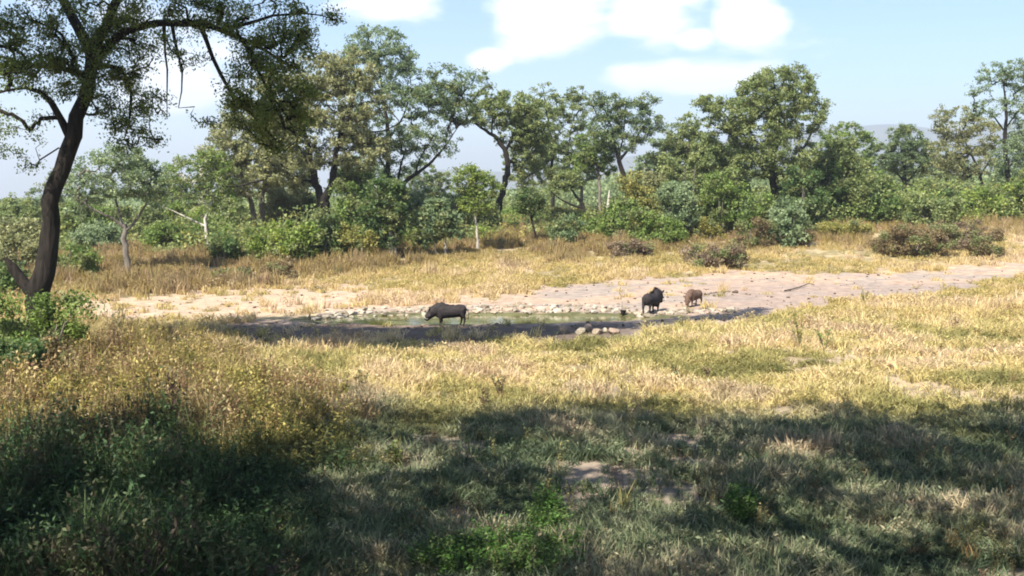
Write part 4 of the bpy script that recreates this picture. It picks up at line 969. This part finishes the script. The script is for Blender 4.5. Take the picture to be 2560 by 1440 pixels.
for row in range(5):
    t = math.radians(172 - row)
    x = -7.4 + row * .25
    while x < 8.6 and cntst < 300:
        yy = 35.3 + .06 * (x + .9) + 1.62 * math.sqrt(max(0, 1 - ((x + .9) / 6.9) ** 2)) * (1.05) + row * .34 + rs.uniform(-.12, .12)
        if x > 4.5: yy = 36.0 + (x - 4.5) * .25 + row * .3 + rs.uniform(-.1, .1)
        if rs.random() < (.95 if row < 2 else .68 - .1 * (row - 2)) and not (x > 5.5 and row > 3):
            o = bpy.data.objects.new('stone', rocks[rs.randrange(7)]); COL.objects.link(o); o.parent = edging
            sc = rs.uniform(.08, .18) * (1.45 if rs.random() < .15 else 1)
            o.location = (x, yy - 37.5, tz(x, yy) + sc * .18); o.rotation_euler = (rs.uniform(-.2, .2), rs.uniform(-.2, .2), rs.uniform(0, 6.28)); o.scale = (sc * rs.uniform(1, 1.5), sc, sc)
            cntst += 1
        x += rs.uniform(.22, .40)
# near-left lip of the pool
lip = [(790, 800), (815, 797), (845, 800), (870, 803), (800, 790), (830, 786), (860, 783)]
for k_, (u, v) in enumerate(lip):
    g = ground(u, v); o = bpy.data.objects.new('stone', rocks[k_ % 7]); COL.objects.link(o); o.parent = edging
    o.location = (g[0], g[1] - 37.5, g[2] + .03); o.rotation_euler = (0, 0, rs.uniform(0, 6.28)); o.scale = (.32, .2, .16)
for k_, (u, v, sx, sz, lab) in enumerate([
        (1408, 832, .22, .22, 'grey-backed loose rock standing apart left of the near-shore row'),
        (1452, 836, .20, .16, 'bright cream rock at the left end of the near-shore row'),
        (1468, 832, .19, .20, 'pinkish upright rock second from the left in the near-shore row'),
        (1492, 838, .25, .13, 'flat pale rock in the middle of the near-shore row'),
        (1512, 834, .13, .12, 'small rock wedged between the flat one and the wide one'),
        (1534, 836, .26, .15, 'wide cream slab at the right end of the near-shore row'),
        (1480, 846, .20, .08, 'low half-buried rock in front of the near-shore row'),
        (1120, 868, .3, .08, 'flat pale rock showing in the lit grass below the warthog'),
        (1838, 733, .16, .1, 'small dark rock on the bare ground right of the brown warthog')]):
    g = ground(u, v); me = rock_mesh('loose_rock', 200 + k_, tint=((.75, .68, .6), (.95, .93, .85), (.85, .72, .66))[k_ % 3] if k_ != 8 else (.25, .2, .18), flat=1)
    o = obj('loose_rock', me); o.location = (g[0], g[1], g[2] + sz * .45); o.scale = (sx, sx * .75, sz); o.rotation_euler = (0, .1, rs.uniform(0, 3))
    tag(o, lab, 'rock', 'loose rocks around the pool')
def stick(name, label, px, Yoff, rad, cat='branch', lift=.06):
    pts = []
    for (u, v, dz) in px:
        g = ground(u, v); pts.append(g + np.array([0, 0, dz + lift]))
    p, q = smooth_path(np.array(pts), np.linspace(rad, rad * .5, len(pts)), .2); b = pts[0]
    V, Fq = tubes([(p - b, q)], 7, .3); o = obj(name, mesh_np(name, V, Fq, M_DEAD, smooth=True)); o.location = tuple(b); tag(o, label, cat); return o
stick('fallen_branch', 'short dark fallen branch on the pale soil left of the pool', [(782, 724, .0), (798, 727, .08), (812, 733, .0)], 0, .07)
stick('fallen_branch', 'long crooked dark root along the track edge, right of the warthogs', [(1962, 731, 0), (1985, 726, .02), (2012, 718, .02), (2022, 714, .06), (2036, 717, 0)], 0, .035)
stick('fallen_branch', 'thin dark stick lying just behind the brown warthog', [(1760, 741, 0), (1790, 737, .04), (1826, 732, 0)], 0, .02)
stick('fallen_branch', 'dark twig stub upright at the left tip of the pool', [(773, 806, .0), (775, 806, .22)], 0, .05)
# pale dead stump in the tree line
g = np.array([P(1522, 500, 80)[0], 80, 0]); g[2] = tz(g[0], 80)
zt = P(1522, 475, 80)[2]
V, Fq = tubes([(np.array([[0, 0, -.1], [-.05, 0, (zt - g[2]) * .6], [.05, 0, zt - g[2]]]), [.2, .14, .05]), (np.array([[-.05, 0, (zt - g[2]) * .6], [.2, .05, (zt - g[2]) * .85]]), [.09, .03])], 8, .2)
o = obj('dead_stump', mesh_np('dead_stump', V, Fq, M_BARK_P, smooth=True)); o.location = tuple(g); tag(o, 'pale grey dead stump among the bushes right of the centre', 'stump')
# black pot-shaped fitting by the water with a thin rod
g = ground(1558, 790); zr = max(g[2], -.1)
pot = empty('black_pot', (g[0], g[1], zr), 'small black pot-shaped fitting with a thin upright rod at the near edge of the pool', 'pot')
M_BLACK = noisy_mat('black_plastic', (.008, .008, .009), (.02, .02, .02), 20, rough=.5, bump=.1)
bm = bmesh.new(); prof = [(0, 0), (.055, 0), (.075, .06), (.1, .15), (.125, .17), (.125, .19), (.105, .19), (.09, .16), (0, .15)]; ns = 20; rings = []
for (r_, z_) in prof:
    rings.append([bm.verts.new((r_ * math.cos(2 * math.pi * k / ns), r_ * math.sin(2 * math.pi * k / ns), z_)) for k in range(ns)] if r_ > 0 else [bm.verts.new((0, 0, z_))])
for a, b in zip(rings[:-1], rings[1:]):
    for k in range(ns):
        if len(a) == 1: bm.faces.new((a[0], b[(k + 1) % ns], b[k]))
        elif len(b) == 1: bm.faces.new((a[k], a[(k + 1) % ns], b[0]))
        else: bm.faces.new((a[k], a[(k + 1) % ns], b[(k + 1) % ns], b[k]))
me = bpy.data.meshes.new('bowl'); bm.to_mesh(me); bm.free(); me.materials.append(M_BLACK); obj('bowl', me, pot)
V, Fq = tubes([(np.array([[-.04, 0, .1], [-.05, 0, .3], [-.045, 0, .48]]), [.008, .008, .006])], 6); obj('rod', mesh_np('rod', V, Fq, M_DEAD), pot)

# ------------------------------------------------------------------ warthogs
def hide_mat(name, c1, c2):
    return noisy_mat(name, c1, c2, 14, rough=.8, bump=.5, bdist=.02)
M_HIDE = hide_mat('grey_hide', (.011, .009, .011), (.036, .030, .030))
M_HIDE_B = hide_mat('brown_hide', (.060, .038, .028), (.15, .095, .068))
M_HAIR = noisy_mat('mane_hair', (.012, .009, .008), (.035, .025, .02), 30, bump=.3)
M_HAIR_B = noisy_mat('brown_mane_hair', (.05, .03, .02), (.10, .06, .045), 30, bump=.3)
M_TUSK = noisy_mat('tusk_ivory', (.4, .37, .3), (.55, .52, .44), 10, bump=.1)
M_EYE = noisy_mat('dark_eye', (.004, .004, .004), (.008, .008, .008), 10, rough=.2, bump=0)
def loft(bm, pts, rads, sides=14):
    """pts 3D, rads (a,b) half width across / vertical-ish; capped"""
    pts = [Vector(p) for p in pts]; n = len(pts); prev = None
    for i in range(n):
        t = (pts[min(i + 1, n - 1)] - pts[max(i - 1, 0)]).normalized()
        side = Vector((0, 1, 0)); side = (side - t * side.dot(t)).normalized(); up = side.cross(t)
        a, b = rads[i]
        ring = [bm.verts.new(pts[i] + side * a * math.cos(2 * math.pi * k / sides) + up * b * math.sin(2 * math.pi * k / sides)) for k in range(sides)]
        if prev:
            for k in range(sides): bm.faces.new((prev[k], prev[(k + 1) % sides], ring[(k + 1) % sides], ring[k]))
        else: bm.faces.new(ring[::-1])
        prev = ring
    bm.faces.new(prev)
def warthog(name, label, loc, yaw, scale, head_pts, fl, hl, hide, hair, cat='warthog', mane_up=.05, hump=0., tail=None):
    """x forward, y left, z up; shoulder height about .70. head_pts: neck root -> poll -> mid face -> snout"""
    root = empty(name, loc, label, cat); root.rotation_euler = (0, 0, yaw); root.scale = (scale,) * 3
    bm = bmesh.new()
    torso = [(-.52, 0, .47), (-.46, 0, .47), (-.32, 0, .465), (-.14, 0, .435), (.04, 0, .43), (.22, 0, .455), (.34, 0, .485), (.44, 0, .50)]
    tr_ = [(.08, .09), (.14, .17), (.175, .20), (.185, .195), (.19, .205), (.18, .235 + hump), (.15, .22 + hump), (.10, .15)]
    loft(bm, torso, tr_)
    hp = [Vector(p) for p in head_pts]
    loft(bm, [(.26, 0, .54)] + [tuple(p) for p in hp], [(.14, .20), (.145, .19), (.14, .165), (.115, .13), (.08, .085), (.065, .062)])
    # cheek warts and snout disc
    mid = hp[-3]; 
    for s_ in (1, -1):
        loft(bm, [mid + Vector((0, .07 * s_, -.01)), mid + Vector((.0, .13 * s_, -.02)), mid + Vector((.0, .165 * s_, -.03))], [(.04, .04), (.035, .035), (.012, .012)], 8)
    for legs, x0, z0, top, in ((fl, .27, .48, (.085, .085)), (hl, -.36, .50, (.10, .13))):
        for s_, L in zip((1, -1), legs):
            pts = [(x0, .085 * s_, z0)] + [(p[0], .095 * s_, p[1]) for p in L]
            rad = [top, (.060, .068) if legs is fl else (.062, .085), (.036, .040), (.027, .030), (.024, .027), (.030, .034), (.026, .028)]
            loft(bm, pts, rad[:len(pts)], 10)
    me = bpy.data.meshes.new('hog_raw'); bm.to_mesh(me); bm.free()
    tmp = bpy.data.objects.new('hog_raw', me); COL.objects.link(tmp)
    rm = tmp.modifiers.new('r', 'REMESH'); rm.mode = 'VOXEL'; rm.voxel_size = .016
    sm = tmp.modifiers.new('s', 'SMOOTH'); sm.iterations = 5; sm.factor = .5
    dg_ = bpy.context.evaluated_depsgraph_get(); body = bpy.data.meshes.new_from_object(tmp.evaluated_get(dg_)); body.name = 'body'
    bpy.data.objects.remove(tmp); body.materials.clear(); body.materials.append(hide)
    body.polygons.foreach_set('use_smooth', [True] * len(body.polygons)); obj('body', body, root)
    poll, face, nose, tip = hp[1], hp[-3], hp[-2], hp[-1]
    d = (tip - poll).normalized(); upv = Vector((-d.z, 0, d.x)); upv = upv if upv.z > 0 or d.x < 0 else -upv
    if upv.dot(Vector((0, 0, 1))) < -.2: upv = -upv
    for s_ in (1, -1):
        c = poll + Vector((0, .085 * s_, .0)) + upv * .085
        V = [c + d * -.03, c + d * .03, c + Vector((0, .055 * s_, 0)) + upv * .05 + d * .02, c + Vector((0, .065 * s_, 0)) + upv * .085 - d * .05, c + Vector((0, .035 * s_, 0)) + upv * .06 - d * .05, c + Vector((0, .05 * s_, .0)) + upv * .06 - d * .012 + d * .02]
        me = bpy.data.meshes.new('ear'); me.from_pydata([tuple(x) for x in V], [], [(0, 1, 5), (1, 2, 5), (2, 3, 5), (3, 4, 5), (4, 0, 5), (0, 4, 3), (0, 3, 1), (1, 3, 2)]); me.materials.append(hide); obj('ear', me, root)
        c = nose + Vector((0, .06 * s_, 0)) - upv * .02
        V, Fq = tubes([(np.array([c, c + Vector((.02, .07 * s_, .0)), c + Vector((.02, .10 * s_, 0)) + upv * .07, c + Vector((0, .075 * s_, 0)) + upv * .13]), [.016, .014, .011, .003])], 7)
        obj('tusk', mesh_np('tusk', V, Fq, M_TUSK, smooth=True), root)
        c = face + Vector((0, .088 * s_, 0)) + upv * .07 - d * .03
        bm = bmesh.new(); bmesh.ops.create_icosphere(bm, subdivisions=1, radius=.013, matrix=Matrix.Translation(c)); me = bpy.data.meshes.new('eye'); bm.to_mesh(me); bm.free(); me.materials.append(M_EYE); obj('eye', me, root)
    # mane: hair blades from the poll along the back
    r = np.random.default_rng(len(label)); paths = []
    spine = [poll + upv * .11, hp[0] + Vector((0, 0, .15)), Vector((.25, 0, .70 + hump)), Vector((.05, 0, .645)), Vector((-.15, 0, .645))]
    for k in range(150):
        t = r.random() * (len(spine) - 1.001); i = int(t); p = spine[i].lerp(spine[i + 1], t - i)
        p = np.array(p) + [0, r.normal() * .02, -.02]; ln = (mane_up + .07) * (1 - .15 * t) * r.uniform(.6, 1.1)
        e = p + np.array([-.5 * ln, r.normal() * .03, ln * .8]); paths.append((np.array([p, (p + e) / 2 + [0, 0, .01], e]), [.008, .006, .001]))
    V, Fq = tubes(paths, 3); tag(obj('mane', mesh_np('mane', V, Fq, hair), root), kind='stuff')
    tl = tail or [(-.50, 0, .54), (-.56, .01, .45), (-.58, .02, .34), (-.57, .02, .24)]
    V, Fq = tubes([(np.array(tl), [.016, .012, .009, .008]), (np.array([tl[-1], tuple(np.array(tl[-1]) + [0, 0, -.07])]), [.02, .004])], 7); obj('tail', mesh_np('tail', V, Fq, hide, smooth=True), root)
    return root
FL = [[(.28, .33), (.285, .20), (.28, .10), (.29, .03), (.29, .0)], [(.25, .33), (.24, .20), (.23, .10), (.235, .03), (.235, .0)]]
HL = [[(-.40, .34), (-.47, .22), (-.45, .10), (-.43, .03), (-.43, .0)], [(-.34, .34), (-.38, .22), (-.36, .10), (-.335, .03), (-.335, 0)]]
g = ground(1124, 816)
warthog('warthog', 'dark warthog facing left with lowered head at the near edge of the pool', g, math.pi + .05, 1.10,
        [(.42, 0, .47), (.52, 0, .42), (.61, 0, .33), (.69, 0, .23), (.73, 0, .17)], FL, HL, M_HIDE, M_HAIR, hump=.02, mane_up=.0)
g = ground(1630, 787)
warthog('warthog', 'dark warthog standing side-on at the right end of the pool, head at its right', g, math.radians(58), 1.2,
        [(.40, 0, .56), (.48, 0, .56), (.56, 0, .48), (.64, 0, .36), (.68, 0, .30)], FL, HL, M_HIDE, M_HAIR, mane_up=.10, hump=.05)
g = ground(1735, 767)
FL3 = [[(.32, .33), (.35, .20), (.36, .10), (.38, .03), (.38, .0)], [(.29, .33), (.31, .20), (.30, .10), (.31, .03), (.31, .0)]]
warthog('warthog', 'brown smaller warthog bowing to feed on the bare ground, farthest to the right', g, math.radians(232), .95,
        [(.42, 0, .48), (.52, 0, .38), (.56, 0, .26), (.60, 0, .13), (.62, 0, .07)], FL3, HL, M_HIDE_B, M_HAIR_B, mane_up=.02)

# ------------------------------------------------------------------ air
def haze():
    m, N, Lk = mat_new('haze_air')
    v_ = N.new('ShaderNodeVolumePrincipled'); v_.inputs['Density'].default_value = .0004; v_.inputs['Color'].default_value = (.80, .88, 1, 1); v_.inputs['Anisotropy'].default_value = .2
    o = N.new('ShaderNodeOutputMaterial'); Lk.new(v_.outputs[0], o.inputs['Volume'])
    bm = bmesh.new(); bmesh.ops.create_cube(bm, size=1); me = bpy.data.meshes.new('haze'); bm.to_mesh(me); bm.free(); me.materials.append(m)
    zmax = float(HV[:, 2].max()) + 20
    o = obj('haze', me); o.scale = (14000, 14000, zmax + 8); o.location = (0, 0, (zmax - 8) / 2); tag(o, 'thin pale haze over the plain', 'haze', kind='stuff')
haze()
